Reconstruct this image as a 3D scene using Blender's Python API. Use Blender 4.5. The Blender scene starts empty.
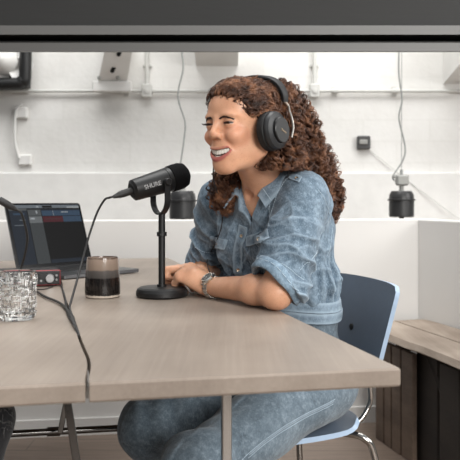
import bpy, math, random
import numpy as np
from mathutils import Vector

random.seed(7)
rng = np.random.default_rng(7)
SC = bpy.context.scene
COL = SC.collection

# ------------------------------------------------------------------ camera, world, lights, exposure
F, HZ, EYE = 730.0, 200.0, 0.98          # focal length in pixels, horizon row, eye height
cam_d = bpy.data.cameras.new('camera')
cam = bpy.data.objects.new('camera', cam_d)
COL.objects.link(cam)
cam.location = (0, 0, EYE)
cam.rotation_euler = (math.pi / 2, 0, 0)
cam_d.sensor_width = 36.0
cam_d.lens = F / 460 * 36
cam_d.shift_y = -(230 - HZ) / 460
cam_d.clip_start = 0.05
cam_d.dof.use_dof = True
cam_d.dof.focus_distance = 1.66
cam_d.dof.aperture_fstop = 8.0
SC.camera = cam

world = bpy.data.worlds.new('world')
SC.world = world
world.use_nodes = True
bg = world.node_tree.nodes['Background']
bg.inputs['Color'].default_value = (0.93, 0.97, 1.0, 1)
bg.inputs['Strength'].default_value = 0.76
# daylight from above and beyond, a dimmer room behind the camera
_t = world.node_tree
_tc = _t.nodes.new('ShaderNodeTexCoord')
_sp = _t.nodes.new('ShaderNodeSeparateXYZ')
_t.links.new(_tc.outputs['Generated'], _sp.inputs[0])
_rz = _t.nodes.new('ShaderNodeValToRGB')
_rz.color_ramp.elements[0].position, _rz.color_ramp.elements[1].position = 0.42, 0.88
_rz.color_ramp.elements[0].color, _rz.color_ramp.elements[1].color = (.16, .16, .16, 1), (.92, .96, 1.0, 1)
_ry = _t.nodes.new('ShaderNodeValToRGB')
_ry.color_ramp.elements[0].position, _ry.color_ramp.elements[1].position = 0.1, 0.75
_ry.color_ramp.elements[0].color, _ry.color_ramp.elements[1].color = (.66, .66, .66, 1), (1, 1, 1, 1)
_mx = _t.nodes.new('ShaderNodeMix')
_mx.data_type, _mx.blend_type = 'RGBA', 'MULTIPLY'
_mx.inputs[0].default_value = 1.0
for _o, _r in (('Z', _rz), ('Y', _ry)):
    _m = _t.nodes.new('ShaderNodeMapRange')
    _m.inputs['From Min'].default_value = -1.0
    _t.links.new(_sp.outputs[_o], _m.inputs['Value'])
    _t.links.new(_m.outputs[0], _r.inputs['Fac'])
_t.links.new(_rz.outputs['Color'], _mx.inputs[6])
_t.links.new(_ry.outputs['Color'], _mx.inputs[7])
_t.links.new(_mx.outputs[2], bg.inputs['Color'])


def area(name, loc, target, sx, sy, power, color=(1, 1, 1)):
    d = bpy.data.lights.new(name, 'AREA')
    d.shape = 'RECTANGLE'
    d.size, d.size_y, d.energy, d.color = sx, sy, power, color
    o = bpy.data.objects.new(name, d)
    COL.objects.link(o)
    o.location = loc
    o.rotation_euler = (Vector(target) - Vector(loc)).to_track_quat('-Z', 'Y').to_euler()
    return o


area('window_light', (3.1, 1.25, 2.25), (0.1, 1.9, 0.85), 2.4, 1.7, 95, (1.0, 0.985, 0.96))
area('back_wall_fill', (0.2, 2.4, 4.6), (-0.3, 4.4, 0.9), 4.4, 2.0, 205, (1.0, 0.99, 0.97))  # unseen overhead fill, added to brighten the back wall
area('front_fill', (1.9, -2.9, 2.4), (0.0, 1.8, 0.85), 2.6, 1.6, 225, (1.0, 0.98, 0.95))  # unseen front fill from the camera side, added to brighten figure and table edge

SC.view_settings.view_transform = 'Standard'
SC.view_settings.look = 'None'
SC.view_settings.gamma = 1
SC.view_settings.use_curve_mapping = False
SC.view_settings.exposure = 0.0
try:
    SC.cycles.use_denoising = True
except Exception:
    pass


# ------------------------------------------------------------------ small maths
def A(*v):
    return np.array(v, dtype=np.float64)


def P(px, py, Y):
    """world point seen at pixel (px, py) at distance Y"""
    return A((px - 230) / F * Y, Y, EYE - (py - HZ) / F * Y)


def PT(px, py, z=0.74):
    """world point seen at pixel (px, py) on the level z"""
    Y = (EYE - z) * F / (py - HZ)
    return A((px - 230) / F * Y, Y, z)


def nrm(v):
    v = np.asarray(v, float)
    return v / np.linalg.norm(v)


def frame(zdir, xhint=(1, 0, 0)):
    """columns x, y, z of a rotation whose z runs along zdir"""
    z = nrm(zdir)
    x = np.asarray(xhint, float)
    x = x - z * x.dot(z)
    if np.linalg.norm(x) < 1e-5:
        x = np.cross(z, (0, 1, 0))
    x = nrm(x)
    return np.stack([x, np.cross(z, x), z], axis=1)


def rotz(a):
    c, s = math.cos(a), math.sin(a)
    return np.array([[c, -s, 0], [s, c, 0], [0, 0, 1.0]])


def spline(pts, n=12):
    """Catmull-Rom through pts"""
    p = np.asarray(pts, float)
    p = np.vstack([2 * p[0] - p[1], p, 2 * p[-1] - p[-2]])
    out = []
    for i in range(1, len(p) - 2):
        t = np.linspace(0, 1, n, endpoint=False)[:, None]
        a, b, c, d = p[i - 1], p[i], p[i + 1], p[i + 2]
        out.append(0.5 * (2 * b + (c - a) * t + (2 * a - 5 * b + 4 * c - d) * t ** 2 + (3 * b - a - 3 * c + d) * t ** 3))
    out.append(p[-2][None])
    return np.vstack(out)


def srgb(r, g, b):
    def f(c):
        c /= 255.0
        return c / 12.92 if c <= 0.04045 else ((c + 0.055) / 1.055) ** 2.4
    return (f(r), f(g), f(b), 1.0)


# ------------------------------------------------------------------ mesh builder
class M:
    def __init__(self):
        self.v, self.f, self.mi, self.n = [], [], [], 0

    def add(self, verts, faces, mi=0):
        verts = np.asarray(verts, float)
        self.v.append(verts)
        self.f += [tuple(int(i) + self.n for i in f) for f in faces]
        self.mi += [mi] * len(faces)
        self.n += len(verts)
        return self

    def box(self, c, s, R=None, mi=0, bev=0.0):
        """box of full size s, edges chamfered by bev"""
        hx, hy, hz = [k / 2 for k in s]
        R = np.eye(3) if R is None else R
        if bev <= 0:
            v = np.array([[x, y, z] for x in (-hx, hx) for y in (-hy, hy) for z in (-hz, hz)])
            f = [(0, 1, 3, 2), (4, 6, 7, 5), (0, 4, 5, 1), (2, 3, 7, 6), (0, 2, 6, 4), (1, 5, 7, 3)]
            return self.add(v @ R.T + np.asarray(c), f, mi)
        b = min(bev, hx * .9, hy * .9, hz * .9)
        v, idx = [], {}
        for sx in (-1, 1):
            for sy in (-1, 1):
                for sz in (-1, 1):
                    for a in range(3):
                        p = [sx * (hx - b), sy * (hy - b), sz * (hz - b)]
                        p[a] = (sx * hx, sy * hy, sz * hz)[a]
                        idx[(sx, sy, sz, a)] = len(v)
                        v.append(p)
        f = []
        for a in range(3):
            o = [(a + 1) % 3, (a + 2) % 3]
            for s_ in (-1, 1):
                q = []
                for (m, n_) in ((-1, -1), (1, -1), (1, 1), (-1, 1)):
                    k = [0, 0, 0]
                    k[a], k[o[0]], k[o[1]] = s_, m, n_
                    q.append(idx[(k[0], k[1], k[2], a)])
                f.append(tuple(q) if s_ > 0 else tuple(q[::-1]))
            for m in (-1, 1):
                for n_ in (-1, 1):
                    q = []
                    for (e, w) in ((-1, 0), (1, 0), (1, 1), (-1, 1)):
                        k = [0, 0, 0]
                        k[a], k[o[0]], k[o[1]] = e, m, n_
                        q.append(idx[(k[0], k[1], k[2], o[w])])
                    f.append(tuple(q) if m * n_ > 0 else tuple(q[::-1]))
        for sx in (-1, 1):
            for sy in (-1, 1):
                for sz in (-1, 1):
                    q = tuple(idx[(sx, sy, sz, a)] for a in range(3))
                    f.append(q if sx * sy * sz > 0 else q[::-1])
        return self.add(np.array(v) @ R.T + np.asarray(c), f, mi)

    def lathe(self, prof, o, R=None, n=40, mi=0, close=False):
        """prof: (radius, height) from bottom to top, turned about the local z axis"""
        R = np.eye(3) if R is None else R
        a = np.linspace(0, 2 * math.pi, n, endpoint=False)
        v, f = [], []
        for (r, z) in prof:
            v.append(np.stack([r * np.cos(a), r * np.sin(a), np.full(n, z)], 1))
        k = len(prof)
        rows = range(k if close else k - 1)
        for i in rows:
            j2 = (i + 1) % k
            for j in range(n):
                f.append((i * n + j, i * n + (j + 1) % n, j2 * n + (j + 1) % n, j2 * n + j))
        if not close:
            if prof[0][0] > 1e-6:
                f.append(tuple(range(n - 1, -1, -1)))
            if prof[-1][0] > 1e-6:
                f.append(tuple((k - 1) * n + j for j in range(n)))
        return self.add(np.vstack(v) @ R.T + np.asarray(o), f, mi)

    def tube(self, pts, r, sides=10, mi=0, closed=False, flat=1.0, hint=(0, 0, 1)):
        p = np.asarray(pts, float)
        k = len(p)
        r = np.full(k, r) if np.isscalar(r) else np.asarray(r, float)
        t = np.roll(p, -1, 0) - np.roll(p, 1, 0) if closed else np.gradient(p, axis=0)
        t /= np.linalg.norm(t, axis=1)[:, None] + 1e-12
        n0 = np.cross(t[0], hint)
        if np.linalg.norm(n0) < 1e-3:
            n0 = np.cross(t[0], (1, 0.2, 0))
        n0 = nrm(n0)
        v = []
        a = np.linspace(0, 2 * math.pi, sides, endpoint=False)
        for i in range(k):
            n0 = nrm(n0 - t[i] * n0.dot(t[i]))
            b = np.cross(t[i], n0)
            v.append(p[i] + r[i] * (np.cos(a)[:, None] * n0 + flat * np.sin(a)[:, None] * b))
        f = []
        for i in range(k if closed else k - 1):
            i2 = (i + 1) % k
            for j in range(sides):
                f.append((i * sides + j, i * sides + (j + 1) % sides, i2 * sides + (j + 1) % sides, i2 * sides + j))
        if not closed:
            f.append(tuple(range(sides - 1, -1, -1)))
            f.append(tuple((k - 1) * sides + j for j in range(sides)))
        return self.add(np.vstack(v), f, mi)

    def prism(self, poly, z0, z1, R=None, o=(0, 0, 0), mi=0):
        """extrude a 2-D outline (counter-clockwise) from z0 to z1"""
        R = np.eye(3) if R is None else R
        n = len(poly)
        v = [(x, y, z0) for x, y in poly] + [(x, y, z1) for x, y in poly]
        f = [tuple(range(n - 1, -1, -1)), tuple(range(n, 2 * n))]
        f += [(i, (i + 1) % n, n + (i + 1) % n, n + i) for i in range(n)]
        return self.add(np.array(v, float) @ R.T + np.asarray(o), f, mi)

    def sheet(self, G, th, mi=0):
        """a grid of points (nu, nv, 3) thickened by th along its normals"""
        nu, nv = G.shape[:2]
        du = np.gradient(G, axis=0)
        dv = np.gradient(G, axis=1)
        N = np.cross(du, dv)
        N /= np.linalg.norm(N, axis=2)[..., None] + 1e-12
        top, bot = G + N * th / 2, G - N * th / 2
        v = np.vstack([top.reshape(-1, 3), bot.reshape(-1, 3)])
        K = nu * nv
        f = []
        for i in range(nu - 1):
            for j in range(nv - 1):
                a, b, c, d = i * nv + j, (i + 1) * nv + j, (i + 1) * nv + j + 1, i * nv + j + 1
                f.append((a, b, c, d))
                f.append((K + d, K + c, K + b, K + a))
        for i in range(nu - 1):
            a, b = i * nv, (i + 1) * nv
            f.append((b, a, K + a, K + b))
            a, b = i * nv + nv - 1, (i + 1) * nv + nv - 1
            f.append((a, b, K + b, K + a))
        for j in range(nv - 1):
            a, b = j, j + 1
            f.append((a, b, K + b, K + a))
            a, b = (nu - 1) * nv + j, (nu - 1) * nv + j + 1
            f.append((b, a, K + a, K + b))
        return self.add(v, f, mi)

    def build(self, name, mats, parent=None, base=None, smooth=True, sharp=40):
        return link(name, np.vstack(self.v), self.f, mats, parent, base, self.mi, smooth, sharp)


def base_of(o):
    b = Vector((0, 0, 0))
    while o is not None:
        b = b + o.location
        o = o.parent
    return np.array(b)


def link(name, v, f, mats, parent=None, base=None, mi=None, smooth=True, sharp=40):
    b = base_of(parent) if parent is not None else (np.zeros(3) if base is None else np.asarray(base, float))
    me = bpy.data.meshes.new(name)
    v = np.asarray(v, float) - b
    if isinstance(f, np.ndarray):
        me.vertices.add(len(v))
        me.vertices.foreach_set('co', v.astype(np.float32).ravel())
        k = f.shape[1]
        me.loops.add(f.size)
        me.loops.foreach_set('vertex_index', f.astype(np.int32).ravel())
        me.polygons.add(len(f))
        me.polygons.foreach_set('loop_start', np.arange(0, f.size, k, dtype=np.int32))
        me.polygons.foreach_set('loop_total', np.full(len(f), k, dtype=np.int32))
        me.update(calc_edges=True)
    else:
        me.from_pydata(v.tolist(), [], f)
    for m in (mats if isinstance(mats, (list, tuple)) else [mats]):
        me.materials.append(m)
    if mi is not None and any(mi):
        me.polygons.foreach_set('material_index', np.asarray(mi, dtype=np.int32))
    if smooth:
        me.polygons.foreach_set('use_smooth', np.ones(len(me.polygons), dtype=bool))
        if sharp:
            me.set_sharp_from_angle(angle=math.radians(sharp))
    me.validate()
    o = bpy.data.objects.new(name, me)
    COL.objects.link(o)
    if parent is not None:
        o.parent = parent
    else:
        o.location = b
    return o


def tag(o, label=None, cat=None, group=None, kind=None):
    for k, x in (('label', label), ('category', cat), ('group', group), ('kind', kind)):
        if x:
            o[k] = x
    return o


def thing(name, base, label, cat, group=None):
    o = bpy.data.objects.new(name, None)
    COL.objects.link(o)
    o.location = tuple(base)
    o.empty_display_size = 0.05
    return tag(o, label, cat, group)


# ------------------------------------------------------------------ materials
def mat(name, col, rough=0.5, metal=0.0, var=0.0, scale=20.0, bump=0.0, bscale=None, stretch=(1, 1, 1), spec=0.5, **kw):
    """principled surface with a little procedural noise in colour and relief"""
    m = bpy.data.materials.new(name)
    m.use_nodes = True
    nt = m.node_tree
    b = nt.nodes['Principled BSDF']
    b.inputs['Roughness'].default_value = rough
    b.inputs['Metallic'].default_value = metal
    b.inputs['Specular IOR Level'].default_value = spec
    b.inputs['Base Color'].default_value = col
    for k, x in kw.items():
        b.inputs[k.replace('_', ' ')].default_value = x
    if var or bump:
        tc = nt.nodes.new('ShaderNodeTexCoord')
        mp = nt.nodes.new('ShaderNodeMapping')
        mp.inputs['Scale'].default_value = stretch
        nt.links.new(tc.outputs['Object'], mp.inputs['Vector'])
        nz = nt.nodes.new('ShaderNodeTexNoise')
        nz.inputs['Scale'].default_value = scale
        nz.inputs['Detail'].default_value = 5
        nt.links.new(mp.outputs['Vector'], nz.inputs['Vector'])
        if var:
            r = nt.nodes.new('ShaderNodeValToRGB')
            r.color_ramp.elements[0].position, r.color_ramp.elements[1].position = 0.3, 0.7
            r.color_ramp.elements[0].color = tuple(c * (1 - var) for c in col[:3]) + (1,)
            r.color_ramp.elements[1].color = tuple(min(1, c * (1 + var)) for c in col[:3]) + (1,)
            nt.links.new(nz.outputs['Fac'], r.inputs['Fac'])
            nt.links.new(r.outputs['Color'], b.inputs['Base Color'])
        if bump:
            n2 = nz
            if bscale:
                n2 = nt.nodes.new('ShaderNodeTexNoise')
                n2.inputs['Scale'].default_value = bscale
                nt.links.new(mp.outputs['Vector'], n2.inputs['Vector'])
            bp = nt.nodes.new('ShaderNodeBump')
            bp.inputs['Strength'].default_value = bump
            bp.inputs['Distance'].default_value = 0.002
            nt.links.new(n2.outputs['Fac'], bp.inputs['Height'])
            nt.links.new(bp.outputs['Normal'], b.inputs['Normal'])
    return m


class NT:
    """tiny node-tree helper"""
    def __init__(self, name):
        self.m = bpy.data.materials.new(name)
        self.m.use_nodes = True
        self.t = self.m.node_tree
        self.b = self.t.nodes['Principled BSDF']

    def n(self, typ, **kw):
        x = self.t.nodes.new('ShaderNode' + typ)
        for k, v in kw.items():
            if hasattr(x, k):
                setattr(x, k, v)
            else:
                x.inputs[k.replace('_', ' ')].default_value = v
        return x

    def l(self, a, b):
        self.t.links.new(a, b)

    def ramp(self, fac, stops):
        r = self.n('ValToRGB')
        e = r.color_ramp.elements
        while len(e) < len(stops):
            e.new(0.5)
        for k, (p, c) in enumerate(stops):
            e[k].position, e[k].color = p, c
        self.l(fac, r.inputs['Fac'])
        return r.outputs['Color']

    def mix(self, fac, a, b, blend='MIX'):
        x = self.n('Mix', data_type='RGBA', blend_type=blend)
        for s, val in ((x.inputs[0], fac), (x.inputs[6], a), (x.inputs[7], b)):
            if hasattr(val, 'links'):
                self.l(val, s)
            else:
                s.default_value = val
        return x.outputs[2]

    def coords(self, scale=(1, 1, 1), rot=(0, 0, 0), out='Object'):
        tc = self.n('TexCoord')
        mp = self.n('Mapping')
        mp.inputs['Scale'].default_value = scale
        mp.inputs['Rotation'].default_value = rot
        self.l(tc.outputs[out], mp.inputs['Vector'])
        return mp.outputs['Vector']

    def noise(self, vec, scale, detail=4, rough=0.5):
        x = self.n('TexNoise')
        x.inputs['Scale'].default_value = scale
        x.inputs['Detail'].default_value = detail
        x.inputs['Roughness'].default_value = rough
        self.l(vec, x.inputs['Vector'])
        return x.outputs['Fac']

    def bump(self, h, strength, dist=0.002, prev=None):
        x = self.n('Bump')
        x.inputs['Strength'].default_value = strength
        x.inputs['Distance'].default_value = dist
        self.l(h, x.inputs['Height'])
        if prev is not None:
            self.l(prev, x.inputs['Normal'])
        return x.outputs['Normal']


def wood(name, dark, mid, light, angle, rough=0.5, fine=1.0, bump=0.15):
    """planed wood whose grain runs along the y axis turned by angle"""
    w = NT(name)
    v = w.coords(scale=(1, 0.07, 1), rot=(0, 0, -angle))
    v0 = w.coords(rot=(0, 0, -angle))
    v1 = w.coords(scale=(1, 0.025, 1), rot=(0, 0, -angle))
    big = w.noise(v, 9 * fine, 6, 0.6)
    fin = w.noise(v1, 160 * fine, 4, 0.6)
    sm = w.noise(v0, 3.2, 3)
    c = w.ramp(big, [(0.3, dark), (0.5, mid), (0.7, light)])
    c = w.mix(0.34, c, w.ramp(fin, [(0.3, dark), (0.55, mid), (0.75, light)]))
    c = w.mix(0.42, c, w.ramp(sm, [(0.35, dark), (0.65, light)]))
    w.l(c, w.b.inputs['Base Color'])
    w.b.inputs['Roughness'].default_value = rough
    w.l(w.bump(fin, bump, 0.001), w.b.inputs['Normal'])
    return w.m


def denim(name, deep, mid, pale, bright=1.0):
    d = NT(name)
    v = d.coords()
    cloud = d.noise(v, 75, 8, 0.75)
    patch_ = d.noise(d.coords(scale=(1, 1, .6)), 13, 4, 0.6)
    slub = d.noise(d.coords(scale=(1, 1, 0.3)), 520, 3, 0.6)
    c = d.ramp(cloud, [(0.36, deep), (0.5, mid), (0.63, pale)])
    c = d.mix(0.35, c, d.ramp(patch_, [(0.34, deep), (0.5, mid), (0.64, pale)]))
    c = d.mix(0.35, c, d.ramp(slub, [(0.3, deep), (0.5, mid), (0.68, pale)]))
    g = d.n('NewGeometry')
    c = d.mix(d.ramp(g.outputs['Pointiness'], [(0.49, (0, 0, 0, 1)), (0.56, (0.75, 0.75, 0.75, 1))]), c, pale)
    d.l(c, d.b.inputs['Base Color'])
    d.b.inputs['Roughness'].default_value = 0.85
    d.b.inputs['Specular IOR Level'].default_value = 0.2
    d.b.inputs['Sheen Weight'].default_value = 0.15
    nb = d.bump(slub, 0.35, 0.0012)
    nb = d.bump(d.noise(v, 60, 4), 0.35, 0.003, nb)
    d.l(nb, d.b.inputs['Normal'])
    return d.m


# ------------------------------------------------------------------ palette
M_white = mat('white_paint', srgb(225, 224, 221), 0.6, var=0.03, scale=6, bump=0.2, bscale=90)
M_panel = mat('panel_paint', srgb(214, 212, 209), 0.6, var=0.02, scale=3, bump=0.08, bscale=200)
M_conduit = mat('conduit', srgb(205, 205, 201), 0.5, var=0.05, scale=30)
M_plaster = mat('plaster_white', srgb(222, 221, 218), 0.7, var=0.04, scale=12, bump=0.3, bscale=60)
M_grey = mat('grey_paint', srgb(150, 150, 146), 0.5, var=0.05, scale=30)
M_black = mat('black_satin', srgb(20, 20, 21), 0.45, var=0.15, scale=60, bump=0.05, bscale=400)
M_blackm = mat('black_matt', srgb(22, 22, 23), 0.7, var=0.2, scale=50)
M_rubber = mat('black_rubber', srgb(34, 33, 33), 0.55, var=0.1, scale=80)
M_chrome = mat('chrome', srgb(176, 173, 169), 0.14, 1.0, var=0.04, scale=30)
M_steel = mat('brushed_steel', srgb(168, 166, 162), 0.28, 1.0, var=0.06, scale=60)
M_gun = mat('dark_chrome', srgb(104, 102, 100), 0.16, 1.0, var=.06, scale=40)
M_alu = mat('space_grey_metal', srgb(112, 113, 116), 0.35, 1.0, var=0.03, scale=90)
M_beam = mat('dark_painted_timber', srgb(33, 33, 32), 0.7, var=0.10, scale=5, bump=0.25, bscale=70, stretch=(.2, 1, 1))
M_lip = mat('dark_lip_grey', srgb(92, 91, 89), 0.5, var=0.12, scale=6, bump=0.1, bscale=60, stretch=(.15, 1, 1), spec=0.7)  # lips of the beam, a paler grey than its face
M_dark = mat('shadow_gap_black', srgb(12, 12, 12), 0.9, var=0.1, scale=40)
M_lamp = mat('black_enamel', srgb(38, 38, 39), 0.4, var=0.15, scale=25)
M_wire = mat('pale_grey_wire', srgb(148, 150, 148), 0.6, var=0.1, scale=50)
M_foam = mat('black_foam', srgb(20, 20, 21), 0.95, var=0.35, scale=420, bump=0.8, bscale=900, spec=0.15)
M_print = mat('white_print', srgb(160, 160, 160), 0.5, var=0.02, scale=30)
M_red = mat('red_anodised', srgb(140, 50, 54), 0.4, 0.3, var=0.08, scale=60)
M_knob = mat('knob_silver', srgb(150, 150, 150), 0.3, 0.9, var=0.06, scale=80)
M_chairb = mat('blue_grey_lacquer', srgb(92, 103, 117), 0.38, var=0.04, scale=30, bump=0.06, bscale=160)
M_chair_lit = mat('blue_grey_lit_edge', srgb(158, 178, 200), 0.5, var=0.05, scale=50)  # rim of the same lacquer, light from the right painted in as a paler colour

M_oak = wood('table_oak', srgb(118, 106, 96), srgb(144, 131, 119), srgb(166, 153, 141), math.radians(13.8), 0.42, 1.0, 0.10)
M_bench = wood('bench_wood', srgb(120, 105, 92), srgb(160, 145, 131), srgb(186, 172, 158), math.radians(15), 0.7, 1.2, 0.4)
M_slat = wood('slat_wood', srgb(50, 40, 33), srgb(88, 72, 60), srgb(116, 98, 84), 0, 0.75, 1.5, 0.5)
M_slatd = wood('dark_slat_wood', srgb(24, 20, 17), srgb(40, 33, 28), srgb(54, 46, 39), 0, 0.8, 1.5, 0.5)


def brick_mat():
    w = NT('painted_brick')
    v = w.coords(rot=(math.pi / 2, 0, 0))
    br = w.n('TexBrick')
    br.inputs['Scale'].default_value = 1.0
    br.inputs['Brick Width'].default_value = 0.42
    br.inputs['Row Height'].default_value = 0.135
    br.inputs['Mortar Size'].default_value = 0.010
    br.inputs['Mortar Smooth'].default_value = 0.6
    br.inputs['Color1'].default_value = srgb(230, 229, 226)
    br.inputs['Color2'].default_value = srgb(224, 223, 219)
    br.inputs['Mortar'].default_value = srgb(222, 221, 217)
    w.l(v, br.inputs['Vector'])
    nz = w.noise(w.coords(), 5, 5)
    w.l(w.mix(0.5, br.outputs['Color'], w.ramp(nz, [(0.3, srgb(214, 212, 208)), (0.7, srgb(234, 233, 230))])), w.b.inputs['Base Color'])
    w.b.inputs['Roughness'].default_value = 0.7
    nb = w.bump(br.outputs['Fac'], -0.25, 0.012)
    nb = w.bump(w.noise(w.coords(), 30, 6), 0.25, 0.008, nb)
    w.l(nb, w.b.inputs['Normal'])
    return w.m


def floor_mat():
    w = NT('floor_boards')
    v = w.coords()
    br = w.n('TexBrick')
    br.inputs['Scale'].default_value = 1.0
    br.inputs['Brick Width'].default_value = 1.6
    br.inputs['Row Height'].default_value = 0.13
    br.inputs['Mortar Size'].default_value = 0.003
    br.inputs['Color1'].default_value = srgb(118, 103, 92)
    br.inputs['Color2'].default_value = srgb(104, 90, 80)
    br.inputs['Mortar'].default_value = srgb(60, 50, 44)
    w.l(v, br.inputs['Vector'])
    g = w.noise(w.coords(scale=(0.06, 1, 1)), 70, 5, 0.6)
    w.l(w.mix(0.4, br.outputs['Color'], w.ramp(g, [(0.3, srgb(104, 90, 80)), (0.7, srgb(158, 141, 127))])), w.b.inputs['Base Color'])
    w.b.inputs['Roughness'].default_value = 0.45
    w.l(w.bump(g, 0.1, 0.001), w.b.inputs['Normal'])
    return w.m


# ------------------------------------------------------------------ the setting
def struct(m, name, mats, **kw):
    return tag(m.build(name, mats, smooth=False, **kw), kind='structure')


fl = M()
fl.box((0, 2.2, -0.05), (8.0, 7.0, 0.1))
struct(fl, 'floor', floor_mat())

YB = 4.6
m = M()
m.box((0, YB + 0.1, 1.6), (8.0, 0.2, 3.2))
struct(m, 'wall_back', brick_mat())
zl = EYE + 28 / F * (YB - .05)
m = M()
m.box((0, YB - 0.012, zl / 2), (8.0, 0.024, zl), bev=0.008)
tag(struct(m, 'trim_1', M_plaster), kind='structure')

# low white wall behind the table and its short return on the right
ld = nrm((1, 0.142, 0))
corner = A(0.8387, 3.257, 0)
HW = 0.895
m = M()
L0 = corner - ld * 3.4
R = np.stack([ld, A(-ld[1], ld[0], 0), A(0, 0, 1)], 1)
m.box((L0 + corner) / 2 + R[:, 1] * 0.05 + A(0, 0, HW / 2) + ld * .05, (3.5, 0.10, HW), R, bev=0.004)
struct(m, 'wall_low_back', M_panel)
sd = nrm((0.103, -0.267, 0))
R2 = np.stack([sd, A(-sd[1], sd[0], 0), A(0, 0, 1)], 1)
m = M()
m.box(corner + sd * 0.9 + R2[:, 1] * 0.05 + A(0, 0, HW / 2 - .001), (1.8, 0.10, HW - .002), R2, bev=0.004)
struct(m, 'wall_low_right', M_panel)
m = M()
m.box((L0 + corner) / 2 - R[:, 1] * 0.006 + A(0, 0, 0.035), (3.38, 0.012, 0.07), R)
struct(m, 'baseboard_back', M_panel)

# dark bulkhead beam across the top of the picture
YBM = 2.3


def zb(py, Y=YBM):
    return EYE + (HZ - py) / F * Y


m = M()
prof = [(0, 24), (0, -130), (.16, -130), (.16, 30), (.02, 40), (.02, 51.0), (-0.004, 51.5), (-0.004, 43), (.05, 42.5), (.05, 36.5), (-0.02, 36), (-0.02, 27), (-.003, 26.5), (-.003, 24)]
pv = []
for x in (-1.9, 1.9):
    pv += [(x, YBM + d, zb(py)) for d, py in prof]
n = len(prof)
fc = [tuple(range(n)), tuple(range(2 * n - 1, n - 1, -1))]
mi = [0, 0]
for i in range(n):
    j = (i + 1) % n
    fc.append((i, i + n, j + n, j))
    mi.append(2 if i in (7, 8, 9) else (1 if i in (6, 10, 11, 5) else 0))
m.add(pv, fc)
m.mi = mi
struct(m, 'ceiling_beam', [M_beam, M_lip, M_dark])

# haunches of the white ceiling beams where they meet the back wall
for k, (x0, x1, y0, y1) in enumerate([(443, 500, 72, 84), (196, 238, 50, 66)]):
    Yn = YB - 0.5
    a, b = P(x0, y1, YB), P(x1, y1, YB)
    z0 = a[2]
    m = M()
    w_ = b[0] - a[0]
    m.add([(a[0], YB, z0), (b[0], YB, z0), (b[0], YB, 3), (a[0], YB, 3),
           (a[0], YB - .55, z0 + .10), (b[0], YB - .55, z0 + .10), (b[0], YB - .55, 3), (a[0], YB - .55, 3)],
          [(0, 1, 2, 3), (7, 6, 5, 4), (0, 4, 5, 1), (1, 5, 6, 2), (3, 2, 6, 7), (0, 3, 7, 4)])
    struct(m, 'ceiling_beam_white', M_white)

# ------------------------------------------------------------------ fittings on the back wall
Yw = YB - 0.03
# long horizontal conduit with couplers
zc = P(0, 91, Yw)[2]
t = thing('electrical_conduit', (0, YB, zc), 'long thin pale horizontal conduit pipe running along the white brick wall', 'pipe')
m = M()
m.tube([(-3.2, Yw, zc), (3.2, Yw, zc - .0)], 0.011)
m.build('pipe', M_conduit, t)
for px in (126, 225, 335, 395):
    x = P(px, 91, Yw)[0]
    m = M()
    m.tube([(x - .02, Yw, zc), (x + .02, Yw, zc)], 0.017)
    m.box((x, YB - .006, zc), (.03, .012, .06))
    m.build('coupler', M_conduit, t)
for px, lab in ((147, 'pale vertical conduit dropping to a small box, between white bracket and hanging wire'),
                (314.5, 'pale vertical conduit dropping to a small box on the wall right of the curly hair')):
    x = P(px, 91, Yw)[0]
    t = thing('conduit_drop', (x, YB, zc), lab, 'pipe')
    m = M()
    m.tube([(x, Yw, zc + .03), (x, Yw, 3.0)], 0.012)
    m.build('pipe', M_conduit, t)
    m = M()
    m.box((x, Yw, zc), (.062, .05, .085), bev=.006)
    m.lathe([(0.0, -.004), (.018, 0), (.018, .006), (0, .008)], (x, Yw - .026, zc), frame((0, -1, 0)), 12)
    m.build('junction_box', M_conduit, t)
    m = M()
    m.box((x, YB - .008, P(0, 65, Yw)[2]), (.055, .016, .02), bev=.004)
    m.build('clip', M_conduit, t)

# white bracket plate with dark slots
t = thing('wall_bracket', P(112, 84, YB), 'sloping white steel bracket with two dark slots, high on the back wall', 'bracket')
fr = [P(98, 82, YB - .12), P(127, 82, YB - .10), P(134, 40, YB - .42), P(107, 40, YB - .44)]
bk = [P(98, 82, YB), P(127, 82, YB), P(134, 40, YB), P(107, 40, YB)]
m = M()
m.add(fr + bk, [(0, 1, 2, 3), (7, 6, 5, 4), (0, 4, 5, 1), (1, 5, 6, 2), (2, 6, 7, 3), (3, 7, 4, 0)])
m.build('plate', M_white, t, smooth=False)
nn = nrm(np.cross(fr[1] - fr[0], fr[3] - fr[0]))


def on_plate(px, py):
    o = A(0, 0, EYE)
    d = P(px, py, 1.0) - o
    s = (fr[0] - o).dot(nn) / d.dot(nn)
    return o + d * s


for (a, b) in (((118.5, 55), (121, 49)), ((112, 71.5), (114, 67.5))):
    m = M()
    m.tube([on_plate(*a), on_plate(*b)], 0.013, 8)
    m.build('slot', M_dark, t)
m = M()
c0 = (fr[0] + fr[1]) / 2 + A(0, -.012, -.03)
m.box(c0, (.24, .03, .065), bev=.006)
m.build('foot_flange', M_white, t)
for px in (99.5, 118):
    m = M()
    m.lathe([(0.013, 0), (.013, .008), (.008, .012), (0, .012)], P(px, 78, YB - .15), frame((0, -1, .2)), 10)
    m.build('bolt', M_grey, t)

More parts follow.
